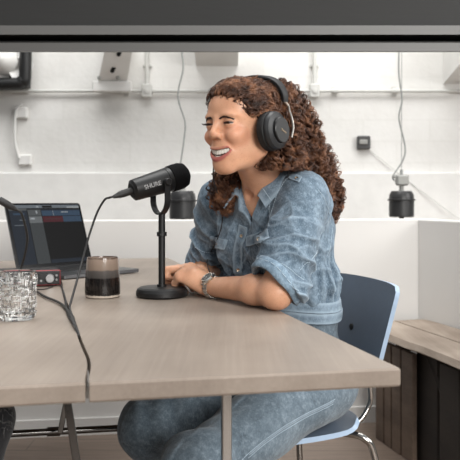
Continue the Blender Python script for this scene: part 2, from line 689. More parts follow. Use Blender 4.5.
# black framed fan opening in the top left corner
t = thing('ventilation_fan', P(10, 90, YB), 'black framed fan with a pale housing at the top left of the wall', 'fan')
Yv = YB - .14
xr, zbm = P(31.5, 90, Yv)[0], P(0, 89.5, Yv)[2]
m = M()
pts = spline([(xr - .7, Yv, zbm + .035), (xr - .14, Yv, zbm + .035), (xr - .06, Yv, zbm + .05), (xr - .037, Yv, zbm + .13), (xr - .037, Yv, zbm + .8)], 10)
m.tube(pts, 0.037, 14)
m.box((xr - .34, Yv + .09, zbm + .4), (.6, .08, .75))
m.build('frame', M_black, t)
m = M()
m.lathe([(0.10, -.05), (.085, 0), (.03, .05), (0, .055)], (P(4, 0, Yv)[0], Yv - .02, P(0, 60, Yv)[2]), frame((0, -1, -.1)), 24)
m.build('motor_housing', M_plaster, t)
m = M()
for k in range(5):
    a = k * 2 * math.pi / 5 + .5
    c0 = A(P(4, 0, Yv)[0], Yv + .02, P(0, 60, Yv)[2])
    G = np.array([[c0 + A(r * math.cos(a + s * .5 + r), .03 * s, r * math.sin(a + s * .5 + r)) for s in (-1, -.5, 0, .5, 1)] for r in (.06, .1, .14, .17)])
    m.sheet(G, .006)
m.build('blade', M_plaster, t)

# pale conduit and boxes on the far left
t = thing('conduit_drop', P(18, 160, YB), 'faint pale conduit with two small boxes on the far left of the wall', 'pipe')
m = M()
m.tube(spline([P(22, 104, Yw), P(16, 112, Yw), P(15, 140, Yw), P(19, 158, Yw)], 8), .008)
m.build('pipe', M_white, t)
for q in ((21, 113), (25, 160)):
    m = M()
    m.box(P(q[0], q[1], YB - .012), (.085, .03, .07), bev=.008)
    m.build('junction_box', M_white, t)

# square socket
t = thing('wall_socket', P(363.5, 149, YB), 'small dark square socket box alone on the white wall', 'socket')
m = M()
m.box(P(363.5, 142.5, YB - .02), (.082, .04, .082), bev=.006)
m.build('box', mat('socket_grey', srgb(72, 72, 72), .5, var=.1), t)
m = M()
m.box(P(363.5, 142, YB - .045), (.05, .012, .03), bev=.004)
m.build('cover', M_grey, t)
m = M()
m.tube(spline([P(367, 148, YB - .01), P(388, 164.5, YB - .02), P(415, 186, YB - .034), P(462, 221, YB - .07)], 6), .0026, 6)
tag(m.build('thin_wire', M_conduit, base=P(415, 186, YB)), 'hair thin diagonal wire running down the wall from the dark socket', 'wire')


# ------------------------------------------------------------------ hanging black lamps
def pendant(px, ytop, ybot, half, Y, wirepts, label, box):
    base = P(px, ybot, Y)
    t = thing('pendant_lamp', base, label, 'lamp', 'black lamps hanging on wires')
    s = Y / F
    h = (ybot - ytop) * s
    r = half * s
    m = M()
    m.lathe([(0.0, 0), (r * .93, 0), (r, .006), (r, h * .62), (r * 1.12, h * .64), (r * 1.12, h * .68), (r, h * .70), (r * .97, h * .86), (r * .80, h), (0, h)], base, n=36)
    m.build('shade', M_lamp, t, sharp=30)
    m = M()
    m.lathe([(0.0, -.014), (.010, -.012), (.014, 0), (.02, .002)], base, n=12)
    m.build('bulb_cap', M_blackm, t)
    zt = base[2] + h
    if box:
        m = M()
        m.lathe([(.012, 0), (.012, .03), (.0, .03)], (base[0], Y, zt), n=10)
        m.box((base[0] + .003, Y, zt + .055), (.062, .05, .055), bev=.008)
        m.box((base[0] - .036, Y, zt + .075), (.02, .025, .018), bev=.004)
        m.build('terminal_box', M_grey, t)
        m = M()
        m.tube([(base[0], Y, zt + .08), (base[0], Y, zt + .11)], .008)
        m.tube([(base[0], Y, zt + .11), (base[0] + .002, Y, 2.6)], .0018, 6)
        m.build('hook', M_wire, t)
    else:
        m = M()
        m.lathe([(.018, 0), (.014, .04), (.006, .05), (0, .05)], (base[0], Y, zt), n=12)
        m.build('terminal_box', M_grey, t)
    m = M()
    m.tube(spline([P(x, y, Y) for x, y in wirepts], 8), .0042, 8)
    m.build('wire', M_wire, t)


pendant(182.5, 191, 219, 13.2, 3.75, [(181, 190), (180, 170), (184, 140), (185, 122), (178, 96), (183, 70), (182, 52), (178, 20), (181, -60)],
        'black drum pendant lamp on a wavy wire just behind the microphone', False)
pendant(401.5, 191, 217, 12.4, 3.75, [(395, 181), (393, 176), (403, 160), (405, 146), (399, 118), (402, 100), (399, 75), (399, 52), (400, 10), (399, -60)],
        'black drum pendant lamp with a grey terminal box over the low white wall', True)

# ------------------------------------------------------------------ wooden bench along the low wall
bt = thing('wooden_bench', A(.9, 2.6, 0), 'weathered plank bench with dark slatted front on the right', 'bench')
fdir = nrm((0.119, -0.45, 0))
fa = PT(375, 334, .45)
fa = P(375, 327, 2.98)
zt = .455
fa[2] = zt
fb = fa + fdir * 1.25
sidew = A(-fdir[1], fdir[0], 0)          # towards the right


def strip(a, b, w0, w1, z0, z1, name, mt, wob=0.0, seed=0):
    r_ = np.random.default_rng(seed)
    n_ = 26
    t_ = np.linspace(0, 1, n_)
    e0 = np.cumsum(r_.normal(0, wob, n_))
    e0 -= np.linspace(e0[0], e0[-1], n_)
    v_, f_ = [], []
    for i in range(n_):
        c_ = a + (b - a) * t_[i]
        for (w_, z_) in ((w0 + e0[i] * .6 + .012, z0), (w0 + e0[i], z0 + .3 * (z1 - z0)), (w0 + e0[i] * .5 + .006, z1), (w1, z1), (w1, z0)):
            q = c_ + sidew * w_
            v_.append((q[0], q[1], z_))
    for i in range(n_ - 1):
        for k in range(5):
            f_.append((i * 5 + k, (i + 1) * 5 + k, (i + 1) * 5 + (k + 1) % 5, i * 5 + (k + 1) % 5))
    f_ += [tuple(range(4, -1, -1)), tuple((n_ - 1) * 5 + k for k in range(5))]
    m_ = M()
    m_.add(v_, f_)
    return m_.build(name, mt, bt, smooth=True, sharp=35)


strip(fa - fdir * .165, fb, 0.0, .165, zt - .03, zt, 'seat_plank', M_bench, .004, 3)
strip(fa - fdir * .165, fb, .168, .325, zt - .045, zt, 'seat_plank', M_bench, 0.0005, 4)


def slat(px0, px1, mt, depth=.02, inset=.012, z1=zt - .046, name='slat'):
    """upright board on the bench front between two columns of the picture"""
    def hit(px):
        k = (px - 230) / F
        o = fa + sidew * inset
        s = (k * o[1] - o[0]) / (fdir[0] - k * fdir[1])
        return o + fdir * s
    a, b = hit(px0), hit(px1)
    m_ = M()
    c_ = (a + b) / 2 + sidew * depth / 2
    m_.box((c_[0], c_[1], z1 / 2), (np.linalg.norm(b - a), depth, z1), np.stack([fdir, sidew, A(0, 0, 1)], 1), bev=.003)
    return m_.build(name, mt, bt, smooth=False)


for a, b in ((375.5, 383), (384, 390.5), (391.5, 400), (401.2, 412.5)):
    slat(a, b, M_slat)
slat(416.5, 437.3, M_slatd, .02, .05)
slat(439.2, 459, M_slatd, .02, .03)
slat(462, 486, M_slatd, .02, .03)
for ww in (.10, .28):
    for s_ in (.05, 1.15):
        m = M()
        q = fa + fdir * s_ + sidew * ww
        m.box((q[0], q[1], (zt - .046) / 2), (.05, .05, zt - .046))
        m.build('leg', M_slatd, bt, smooth=False)
m = M()
a, b = fa + sidew * .06 + fdir * .33, fa + sidew * .06 + fdir * .45
m.tube([a - A(0, 0, .05), b - A(0, 0, .19)], .016, 6)
m.build('brace', M_slatd, bt)

# ------------------------------------------------------------------ table
C0 = PT(400.5, 368)
C1 = PT(167.5, 257.6)
u_ = nrm(C1 - C0)
fl_dir = nrm(A(-.538, -.106, 0))
pv_ = A(-u_[1], u_[0], 0)                 # leftwards
TH = .0265
tb = thing('dining_table', A(-.2, 1.9, 0), 'long pale oak table made of two wide boards with a wavy gap', 'table')


def board(poly, name):
    m_ = M()
    n_ = len(poly)
    c_ = np.mean(poly, 0)
    v_ = []
    for z_, ins in ((.74 - TH, .0025), (.74 - TH + .003, 0), (.74 - .003, 0), (.74, .003)):
        for q in poly:
            d_ = nrm(c_[:2] - q[:2]) * ins
            v_.append((q[0] + d_[0], q[1] + d_[1], z_))
    f_ = []
    for k in range(3):
        for i in range(n_):
            f_.append((k * n_ + i, k * n_ + (i + 1) % n_, (k + 1) * n_ + (i + 1) % n_, (k + 1) * n_ + i))
    f_ += [tuple(range(n_ - 1, -1, -1)), tuple(3 * n_ + i for i in range(n_))]
    m_.add(v_, f_)
    return m_.build(name, M_oak, tb, sharp=25)


gap = [PT(x, y) for x, y in ((87.5, 385.2), (87.2, 378), (89, 368), (88.2, 359), (83.5, 348), (80, 339), (76, 326.5), (71, 314), (66, 302), (62.5, 290), (60.5, 280), (59, 272), (57.5, 266))]
gap[0] = C0 + fl_dir * ((gap[0] - C0).dot(fl_dir)) + fl_dir * 0
L = np.linalg.norm(C1 - C0)
gend = C1 + pv_ * .46
gap = np.array(gap[:-2] + [gend])
gp = spline(gap, 6)
gp[:, 2] = .74
gr = gp + A(.0027, 0, 0)
gl_ = gp - A(.0027, 0, 0)
board(np.vstack([gr, C1[None], C0[None]])[::-1], 'board')
OL = gap[0] + fl_dir * .46
OE = C1 + pv_ * .92
board(np.vstack([OL[None], OE[None], gl_[::-1]])[::-1], 'board')
# steel legs: two uprights at the right, splayed ones at the left, and a rail
zu = .74 - TH


def bar(a, b, w, d, name, mt=M_chrome, ang=0.2):
    a, b = np.asarray(a, float), np.asarray(b, float)
    z_ = nrm(b - a)
    m_ = M()
    R_ = frame(z_, (math.cos(ang), math.sin(ang), 0))
    m_.box((a + b) / 2, (w, d, np.linalg.norm(b - a)), R_, bev=.0015)
    return m_.build(name, mt, tb, smooth=False)


q = P(226.3, 430, 1.22)
bar((q[0], q[1], 0), (q[0], q[1], zu), .016, .016, 'leg')
a, b = P(67.5, 402, 1.32), P(76.5, 460, 1.32)
d = (b - a) / (a[2] - b[2])
a0 = a + d * (a[2] - zu)
b0 = a + d * a[2]
bar((a0[0], a0[1], zu), (b0[0], b0[1], 0), .014, .014, 'leg', M_gun)
a, b = P(66.5, 400, 1.75), P(60, 433, 1.75)
d = (b - a) / (a[2] - b[2])
a0 = a + d * (a[2] - zu)
b0 = b
bar((a0[0], a0[1], zu), b0, .013, .013, 'strut', M_gun)
a, b = P(-30, 436, 1.75), P(205, 423.5, 1.95)
m = M()
m.tube([a, b], .0085, 10)
m.tube([P(47, 431.8, 1.75 + .2 * 77 / 235), P(60, 431.2, 1.75 + .2 * 90 / 235)], .0115, 10)
m.build('cross_rail', M_gun, tb)
bar((b[0], b[1], 0), (b[0], b[1], zu), .014, .014, 'leg', M_steel)
bar((a[0], a[1], 0), (a[0], a[1], zu), .014, .014, 'leg', M_steel)
for s_ in (.06, .94):
    m = M()
    a = C0 + u_ * L * s_ + pv_ * .1
    b = C0 + u_ * L * s_ + pv_ * .8
    m.box((a + b) / 2 + A(0, 0, -TH - .0085), (.7, .03, .016), np.stack([pv_, -u_, A(0, 0, 1)], 1))
    m.build('crossbar', M_steel, tb, smooth=False)

# ------------------------------------------------------------------ chair
cg = math.radians(23)
cc = A(-math.cos(cg), -math.sin(cg), 0)
cl = A(math.sin(cg), -math.cos(cg), 0)
SCN = A(.098, 1.815, .440)               # middle of the seat
ch = thing('dining_chair', A(SCN[0], SCN[1], 0), 'blue grey shell chair with chrome legs the smiling person sits on', 'chair')
nu_, nv_ = 25, 17
G = np.zeros((nu_, nv_, 3))
for i in range(nu_):
    for j in range(nv_):
        s, v = -1 + 2 * i / (nu_ - 1), j / (nv_ - 1)
        hw = .178 + .022 * v
        if v > .9:
            hw -= .010 * ((v - .9) / .1) ** 2.5
        if v < .2:
            hw -= .03 * ((.2 - v) / .2) ** 2
        back = -.0 + .052 * v - .020 * s * s
        zz = .552 + (.772 - .552) * v + .003 * (1 - s * s) * v + .006 * v - .004 * (abs(s) ** 10) * v
        G[i, j] = A(.293, 1.897, 0) - cc * back + cl * hw * s + A(0, 0, zz)
m = M()
m.sheet(G, .011)
nb = (nu_ - 1) * (nv_ - 1) * 2
for k in range(nb, len(m.mi)):
    m.mi[k] = 1
m.build('backrest', [M_chairb, M_chair_lit], ch, sharp=50)
for s in (-.72, .06):
    m = M()
    i = int(round((s + 1) / 2 * (nu_ - 1)))
    q = G[i, 7]
    m.lathe([(.0, -.009), (.0085, -.009), (.0085, .0075), (.006, .009), (0, .009)], q, frame(cc), 14)
    m.build('screw_cap', M_blackm, ch)
G = np.zeros((nu_, nv_, 3))
for i in range(nu_):
    for j in range(nv_):
        s, v = -1 + 2 * i / (nu_ - 1), -1 + 2 * j / (nv_ - 1)
        k = (1 - .10 * s * s * v * v * (s * s + v * v) / 2 * 1.6)
        x, y = s * .19 * k * (1 - .06 * (v < 0) * v * v), v * .19 * k
        zz = .0 - .012 * math.exp(-((s * s + (v + .25) ** 2) / .35)) - (.022 * max(0, (v - .55) / .45) ** 2)
        zz += .012 * max(0, (-v - .6) / .4) ** 2
        G[i, j] = SCN + cl * x + cc * y + A(0, 0, zz)
m = M()
m.sheet(G, .012)
for k in range(nb, len(m.mi)):
    m.mi[k] = 1
m.build('seat', [M_chairb, M_chair_lit], ch, sharp=50)
ZS = .422
for f1, l1, f2, l2 in ((.12, .175, .19, .215), (-.17, .165, -.25, .20), (.14, -.17, .20, -.215), (-.16, -.16, -.20, -.19)):
    o = A(SCN[0], SCN[1], ZS)
    p0 = o + cc * f1 * .15 + cl * l1 * .15
    p1 = o + cc * f1 * .8 + cl * l1 * .8
    p2 = o + cc * f1 + cl * l1 - A(0, 0, .008)
    p3 = o + cc * (f1 * .75 + f2 * .25) + cl * (l1 * .75 + l2 * .25) - A(0, 0, .045)
    p4 = A(SCN[0], SCN[1], .012) + cc * f2 + cl * l2
    m = M()
    pp = spline([p0, p1, p2, p3, p3 * .6 + p4 * .4, p4], 8)
    m.tube(pp, .0085, 12)
    lg = m.build('leg', M_chrome, ch)
    m = M()
    m.lathe([(.0, -.012), (.012, -.012), (.012, .01), (.0095, .014), (0, .014)], p4, n=14)
    m.build('foot_cap', M_blackm, lg)
for s in (-1, 1):
    pp = spline([SCN + A(0, 0, -.014) - cc * .05 + cl * s * .09, SCN + A(0, 0, -.013) - cc * .17 + cl * s * .105,
                 A(.293, 1.897, .475) - cc * .012 + cl * s * .105, A(.293, 1.897, .55) - cc * .016 + cl * s * .105, A(.293, 1.897, .70) - cc * .060 + cl * s * .105], 8)
    m = M()
    m.tube(pp, .0065, 10)
    m.build('back_support', M_chrome, ch)
m = M()
m.lathe([(.0, 0), (.06, 0), (.06, .008), (0, .008)], (SCN[0], SCN[1], ZS - .004), n=20)
m.build('mount_plate', M_blackm, ch)

# ------------------------------------------------------------------ tabletop things
ZT = .7405
# microphone ------------------------------------------------------
MB_ = A(-.1695, 1.815, ZT)
mic = thing('microphone', MB_, 'black podcast microphone with foam front in a yoke on a round desk stand', 'microphone')
m = M()
m.lathe([(0.0, 0), (.060, 0), (.064, .004), (.064, .013), (.0605, .020), (.054, .0235), (.012, .025), (.012, .030), (0, .030)], MB_, n=64)
m.build('base', M_black, mic, sharp=25)
pvt = P(165.5, 184.5, 1.815)             # where the body axis crosses the yoke pivots
px_ = MB_ + A(0, 0, .02)
topz = P(0, 214, 1.815)[2]
colz = P(0, 234, 1.815)[2]
m = M()
m.lathe([(.0085, 0), (.0085, topz - px_[2]), (0, topz - px_[2])], px_, n=20)
m.build('pole', M_black, mic)
m = M()
m.lathe([(.0085, -.006), (.0125, -.005), (.0125, .005), (.0085, .006)], (MB_[0], MB_[1], colz), n=20)
m.build('collar', M_black, mic)
pa = nrm((.80, .52, .275))
wv = nrm(np.cross(pa, (0, 0, 1)))         # towards the camera and right
Rm = frame(pa, wv)
pvt = A(MB_[0] - .004, MB_[1], P(0, 182, 1.815)[2])
# body: rear end at -0.078, seam ring at +0.020, foam to +0.076
m = M()
m.lathe([(0, -.080), (.019, -.080), (.0212, -.0785), (.0260, -.076), (.0266, -.072), (.0290, -.02), (.0305, .008), (.0308, .012), (.0300, .013), (.0300, .015), (.0310, .016), (.0312, .026), (0, .026)], pvt, Rm, 48)
m.build('body', M_black, mic, sharp=30)
m = M()
m.lathe([(0, -.0812), (.0185, -.0812), (.0185, -.076)], pvt, Rm, 32)
m.build('rear_plate', M_blackm, mic)
m = M()
m.lathe([(.0290, .025), (.0330, .028), (.0340, .042), (.0336, .058), (.0300, .070), (.020, .0775), (0, .079)], pvt, Rm, 40)
m.build('foam_windscreen', M_foam, mic)
yk = []
WY = .0385
for a in np.linspace(0, math.pi, 19):
    yk.append(pvt + A(0, 0, -.043) + wv * WY * math.cos(a) + A(0, 0, -1) * .037 * math.sin(a))
pathy = np.vstack([pvt[None] + wv * WY + A(0, 0, .006), pvt[None] + wv * WY, np.array(yk), pvt[None] - wv * WY, pvt[None] - wv * WY + A(0, 0, .006)])
v_, f_ = [], []
ax = np.cross(wv, (0, 0, 1))
for i, q in enumerate(pathy):
    tn = nrm(pathy[min(i + 1, len(pathy) - 1)] - pathy[max(i - 1, 0)])
    nn_ = np.cross(tn, ax)
    for sx, sn in ((-1, -1), (1, -1), (1, 1), (-1, 1)):
        v_.append(q + ax * .0075 * sx + nn_ * .0016 * sn)
for i in range(len(pathy) - 1):
    for k in range(4):
        f_.append((i * 4 + k, i * 4 + (k + 1) % 4, (i + 1) * 4 + (k + 1) % 4, (i + 1) * 4 + k))
f_ += [(3, 2, 1, 0), tuple((len(pathy) - 1) * 4 + k for k in range(4))]
m = M()
m.add(v_, f_)
m.build('yoke', M_black, mic, sharp=40)
for s in (-1, 1):
    m = M()
    m.lathe([(.0, -.006), (.009, -.006), (.009, .004), (.0075, .006), (0, .006)], pvt + wv * s * (WY + .002), frame(wv * s), 20)
    m.build('pivot_knob', M_black, mic)


def text(body, size, origin, xdir, ydir, name, mt, parent, extr=.0002):
    c = bpy.data.curves.new(name, 'FONT')
    c.body = body
    c.size = size
    c.align_x, c.align_y = 'CENTER', 'CENTER'
    c.extrude = extr
    c.offset = size * .012
    x, y = nrm(xdir), nrm(ydir)
    z = np.cross(x, y)
    me = None
    o = bpy.data.objects.new(name, c)
    c.materials.append(mt)
    COL.objects.link(o)
    from mathutils import Matrix
    R_ = Matrix(((x[0], y[0], z[0]), (x[1], y[1], z[1]), (x[2], y[2], z[2]))).to_4x4()
    bpy.context.view_layer.update()
    me = bpy.data.meshes.new_from_object(o.evaluated_get(bpy.context.evaluated_depsgraph_get()))
    bpy.data.objects.remove(o)
    o = bpy.data.objects.new(name, me)
    COL.objects.link(o)
    o.parent = parent
    me.transform(Matrix.Translation(Vector(np.asarray(origin) - base_of(parent))) @ R_)
    return o


# the lettering wraps the near side of the barrel
up_ = np.cross(wv, pa)
up_ = up_ if up_[2] > 0 else -up_
sd_ = nrm(wv * .93 + up_ * .0)
text('SHURE', .0150, pvt + sd_ * .0284 - pa * .036 + up_ * .001, nrm(pa + wv * .085), up_, 'lettering', M_print, mic, .0006)


# cables ----------------------------------------------------------
def xlr(tip, d, name, parent):
    """a cable plug whose front sits at tip and whose tail runs along d"""
    R_ = frame(d)
    m_ = M()
    m_.lathe([(0, 0), (.0088, 0), (.0092, .002), (.0092, .026), (.0085, .028), (.0085, .034), (.0074, .036), (.0050, .046), (.0040, .050), (0, .050)], tip, R_, 20)
    return m_.build(name, M_rubber, parent, sharp=30)


ct = thing('microphone_cable', PT(70, 310), 'black cable looping from the microphone down across the table gap', 'cable')
tip = pvt - pa * .081
xlr(tip, -pa + A(0, 0, -.02), 'plug', ct)
te = tip - pa * .049
ce = PT(69.5, 312, ZT + .004)


def Yl(px, py, Y):
    return P(px, py, Y)


pts = [te, te - pa * .012, Yl(104.5, 200, 1.79), Yl(97, 213, 1.80), Yl(89, 236, 1.79), Yl(82.5, 260, 1.76), Yl(76, 284, 1.70), Yl(71.5, 300, 1.63),
       PT(69.6, 308, ZT + .004), PT(72.6, 317, ZT + .003), PT(75.6, 326, ZT + .001), PT(78, 333, ZT - .006), PT(80, 339, ZT - .017), PT(83.5, 348, ZT - .035)]
m = M()
m.tube(spline(pts, 10), .0027, 10)
m.build('cord', M_rubber, ct)

ct = thing('guest_cable', PT(20, 290), 'black cable drooping in from the left edge in front of the laptop screen', 'cable')
pl0, pl1 = P(-4, 198, 1.80), P(17, 210, 1.82)
dd = nrm(pl1 - pl0)
xlr(pl1 - dd * .050, dd, 'plug', ct)
m = M()
m.tube(spline([pl1 - dd * .004, pl1 + dd * .010, P(24, 221, 1.84), P(27.3, 237, 1.87), P(25.5, 252, 1.91), P(21, 268, 1.96), P(14, 288, 1.90), PT(4, 296, ZT + .004), PT(-40, 300, ZT + .004)], 10), .0031, 10)
m.build('cord', M_rubber, ct)

m = M()
m.tube(spline([PT(16, 291.5, ZT + .0045), PT(32, 289.5, ZT + .0045), PT(45, 296.5, ZT + .0045), PT(58, 302, ZT + .0045), PT(65, 307, ZT + .0045), PT(69.6, 314, ZT + .0055), PT(74.6, 325, ZT + .004), PT(78, 333, ZT - .001), PT(80.4, 340, ZT - .012), PT(83.5, 348, ZT - .03)], 10), .0029, 10)
tag(m.build('audio_cable', M_rubber, base=PT(50, 299)), 'thick black cable on the tabletop leading from the crystal glass to the gap', 'cable')
m = M()
m.tube(spline([PT(57, 280, ZT + .003), PT(60.5, 284.5, ZT + .0025), PT(63.5, 292, ZT + .0025), PT(65.4, 300, ZT + .0025), PT(66.2, 307, ZT + .0025), PT(68.2, 315, ZT + .0025), PT(73.5, 324, ZT + .002), PT(76.6, 329.5, ZT - .006), PT(78.6, 336, ZT - .02)], 10), .0024, 8)
tag(m.build('audio_cable', M_rubber, base=PT(64, 295)), 'thin black cable dropping from the right corner of the red audio box', 'cable')
m = M()
m.tube(spline([PT(55.5, 283.2, ZT + .002), PT(52, 286.5, ZT + .002), PT(44, 289.2, ZT + .002), PT(34, 289, ZT + .0016), PT(22, 288, ZT + .0016)], 10), .0016, 8)
tag(m.build('audio_cable', M_rubber, base=PT(45, 289)), 'thin lead curving under the front of the red audio box', 'cable')

# audio interface --------------------------------------------------
ia = P(60.5, 286.2, 2.035)
ia[2] = ZT
idir = nrm((-1, -.32, 0))
iw, ih, idp = .182, .042, .10
inrm = A(idir[1], -idir[0], 0)            # into depth
inrm = inrm if inrm[1] > 0 else -inrm
ic = ia + idir * iw / 2 + inrm * idp / 2
Ri = np.stack([-idir, inrm, A(0, 0, 1)], 1)
it = thing('audio_interface', A(ic[0], ic[1], ZT), 'small red audio box with black front and knobs in front of laptop', 'audio interface')
m = M()
m.box(ic + A(0, 0, .003 + ih / 2) + inrm * .004, (iw - .001, idp - .008, ih - .001), Ri, bev=.004)
m.build('case', M_black, it, smooth=False)
m = M()
m.box(ic - inrm * (idp / 2 - .001) + A(0, 0, .003 + ih / 2), (iw, .0035, ih), Ri, bev=.001)
m.build('front_frame', M_red, it, smooth=False)
fz = ic - inrm * idp / 2 + A(0, 0, .003 + ih / 2)
m = M()
m.box(fz - inrm * .0010, (iw - .0045, .003, ih - .0045), Ri, bev=.001)
m.build('front_panel', M_black, it, smooth=False)


def ipos(px, dz=0.0):
    k = (px - 230) / F
    s = (k * fz[1] - fz[0]) / (idir[0] - k * idir[1])
    return fz + idir * s - inrm * .002 + A(0, 0, dz)


m = M()
m.lathe([(.0, 0), (.0125, 0), (.012, .012), (.0108, .014), (0, .014)], ipos(49.5, -.001), frame(-inrm), 28)
m.build('volume_knob', M_knob, it, sharp=30)
for px, dz, r in ((40.5, .006, .006), (28, .004, .006), (14, .004, .006)):
    m = M()
    m.lathe([(0, 0), (r, 0), (r * .92, .011), (0, .011)], ipos(px, dz), frame(-inrm), 18)
    m.build('gain_knob', M_rubber, it)
for px in (22, 6):
    m = M()
    m.lathe([(.0095, 0), (.0115, 0), (.0115, .002), (.0085, .002)], ipos(px, 0), frame(-inrm), 20)
    m.build('input_socket', M_steel, it)
for px, dz in ((56.5, .006), (56.5, -.006), (41, -.008), (34.5, -.008)):
    m = M()
    m.lathe([(0, 0), (.0032, 0), (.003, .004), (0, .004)], ipos(px, dz), frame(-inrm), 12)
    m.build('button', M_print if px > 50 else M_knob, it)
for sx in (-1, 1):
    for sy in (-1, 1):
        m = M()
        m.lathe([(.006, 0), (.006, .004)], ic - idir * sx * (iw / 2 - .015) + inrm * sy * (idp / 2 - .015), n=10)
        m.build('rubber_foot', M_rubber, it)

# laptop -----------------------------------------------------------
LL, LR = P(17.6, 269.5, 2.363), P(92, 263.6, 2.582)
LL[2] = LR[2] = ZT
ld_ = nrm(LR - LL)
ln = A(ld_[1], -ld_[0], 0)
lw = np.linalg.norm(LR - LL)
lc = (LL + LR) / 2 + ln * .128
lp = thing('laptop', A(lc[0], lc[1], ZT), 'open grey laptop showing a dark audio editing screen, on the far tabletop', 'laptop')
Rl = np.stack([ld_, -ln, A(0, 0, 1)], 1)


def rrect(w, h, r, n=6):
    o = []
    for cx, cy, a0 in ((w / 2 - r, h / 2 - r, 0), (-w / 2 + r, h / 2 - r, 90), (-w / 2 + r, -h / 2 + r, 180), (w / 2 - r, -h / 2 + r, 270)):
        for k in range(n + 1):
            a = math.radians(a0 + 90 * k / n)
            o.append((cx + r * math.cos(a), cy + r * math.sin(a)))
    return o


m = M()
m.prism(rrect(lw + .004, .260, .012), .003, .0125, Rl, A(lc[0], lc[1], ZT))
m.build('keyboard_deck', M_alu, lp, sharp=30)
for sx in (-1, 1):
    for sy in (-1, 1):
        m = M()
        m.lathe([(.006, 0), (.007, .0032)], lc + ld_ * sx * (lw / 2 - .03) + ln * sy * .09, n=10)
        m.build('rubber_foot', M_rubber, lp)
m = M()
for r_ in range(6):
    nk = 14 if r_ < 5 else 8
    for k in range(nk):
        kw = (lw - .04) / nk
        cx = -(lw - .04) / 2 + kw * (k + .5)
        cy = .085 - r_ * .0185
        m.box(lc + Rl @ A(cx, cy, .0131), (kw - .003, .0155, .0012), Rl)
m.build('keys', M_blackm, lp, smooth=False)
m = M()
m.box(lc + Rl @ A(0, -.072, .0126), (.13, .08, .0006), Rl)
m.build('trackpad', mat('trackpad_grey', srgb(128, 129, 132), .3, .8, var=.02), lp, smooth=False)
th_ = math.radians(20)
sv = A(0, 0, 1) * math.cos(th_) - ln * math.sin(th_)      # up along the lid
sn = np.cross(ld_, sv)
sn = sn if sn.dot(ln) > 0 else -sn                        # out of the screen
Rs = np.stack([ld_, sv, sn], 1)
LH = .228
s0 = (LL + LR) / 2 + A(0, 0, .0135) - ln * .001
m = M()
m.prism(rrect(lw + .004, LH, .010), -.003, .003, Rs, s0 + sv * LH / 2)
lid = m.build('lid', M_alu, lp, sharp=30)
m = M()
m.prism(rrect(lw + .003, LH - .001, .010), .003, .0036, Rs, s0 + sv * LH / 2)
m.build('bezel', mat('screen_black', srgb(12, 12, 14), .25, var=.05, spec=.15), lid, smooth=False)


def emit(name, col, k=1.0):
    w = NT(name)
    w.b.inputs['Base Color'].default_value = (.01, .01, .01, 1)
    w.b.inputs['Roughness'].default_value = .4
    w.b.inputs['Specular IOR Level'].default_value = .03
    w.b.inputs['Emission Color'].default_value = col
    nz = w.noise(w.coords(), 300, 2)
    c_ = w.ramp(nz, [(0.3, tuple(c * .85 for c in col[:3]) + (1,)), (0.7, tuple(min(1, c * 1.1) for c in col[:3]) + (1,))])
    w.l(c_, w.b.inputs['Emission Color'])
    w.b.inputs['Emission Strength'].default_value = k * .55
    return w.m


UI = [emit('screen_dark', srgb(18, 18, 20)), emit('screen_bar', srgb(128, 136, 144)), emit('screen_navy', srgb(44, 52, 64)), emit('screen_blue', srgb(66, 88, 112)),
      emit('screen_red', srgb(92, 40, 48)), emit('screen_grey', srgb(78, 82, 84)), emit('screen_light', srgb(128, 132, 134)), emit('screen_white', srgb(190, 196, 200)), emit('screen_mid', srgb(100, 104, 106))]
m = M()
sw, sh = lw - .014, LH - .020


def ui(u0, u1, v0, v1, k, lift):
    cx, cy = (u0 + u1 - 1) / 2 * sw, (1 - (v0 + v1)) / 2 * sh
    m.box(s0 + sv * (LH / 2 + .003) + Rs @ A(cx, cy, .0038 + lift * .0002), ((u1 - u0) * sw, (v1 - v0) * sh, .0002), Rs, mi=k)


ui(0, 1, 0, 1, 0, 0)
ui(0, 1, 0, .055, 1, 1)
ui(.46, .60, .012, .050, 0, 2)
ui(.38, .41, .02, .045, 7, 2)
ui(.82, 1, .03, .055, 7, 2)
ui(0, .24, .06, 1, 2, 1)
ui(0, .24, .06, .095, 8, 2)
ui(.05, .20, .14, .17, 3, 2)
ui(.12, .20, .25, .265, 1, 2)
ui(.04, .16, .34, .352, 1, 2)
ui(.25, .43, .08, 1, 5, 1)
ui(.25, .43, .085, .18, 8, 2)
ui(.25, .43, .20, .31, 6, 2)
ui(.27, .33, .22, .25, 7, 3)
ui(.36, .38, .10, .15, 7, 3)
ui(.44, 1, .08, .19, 3, 1)
ui(.44, 1, .08, .10, 2, 2)
ui(.60, .605, .10, .19, 7, 3)
ui(.72, .82, .12, .135, 7, 3)
ui(.44, .73, .20, .30, 4, 1)
ui(.47, .70, .245, .25, 5, 2)
ui(.73, 1, .20, .30, 3, 1)
ui(.44, 1, .94, 1, 2, 1)
m.build('screen', UI, lid, smooth=False)
m = M()
m.tube([s0 - ld_ * lw * .42, s0 + ld_ * lw * .42], .0045, 10)
m.build('hinge', M_blackm, lp)

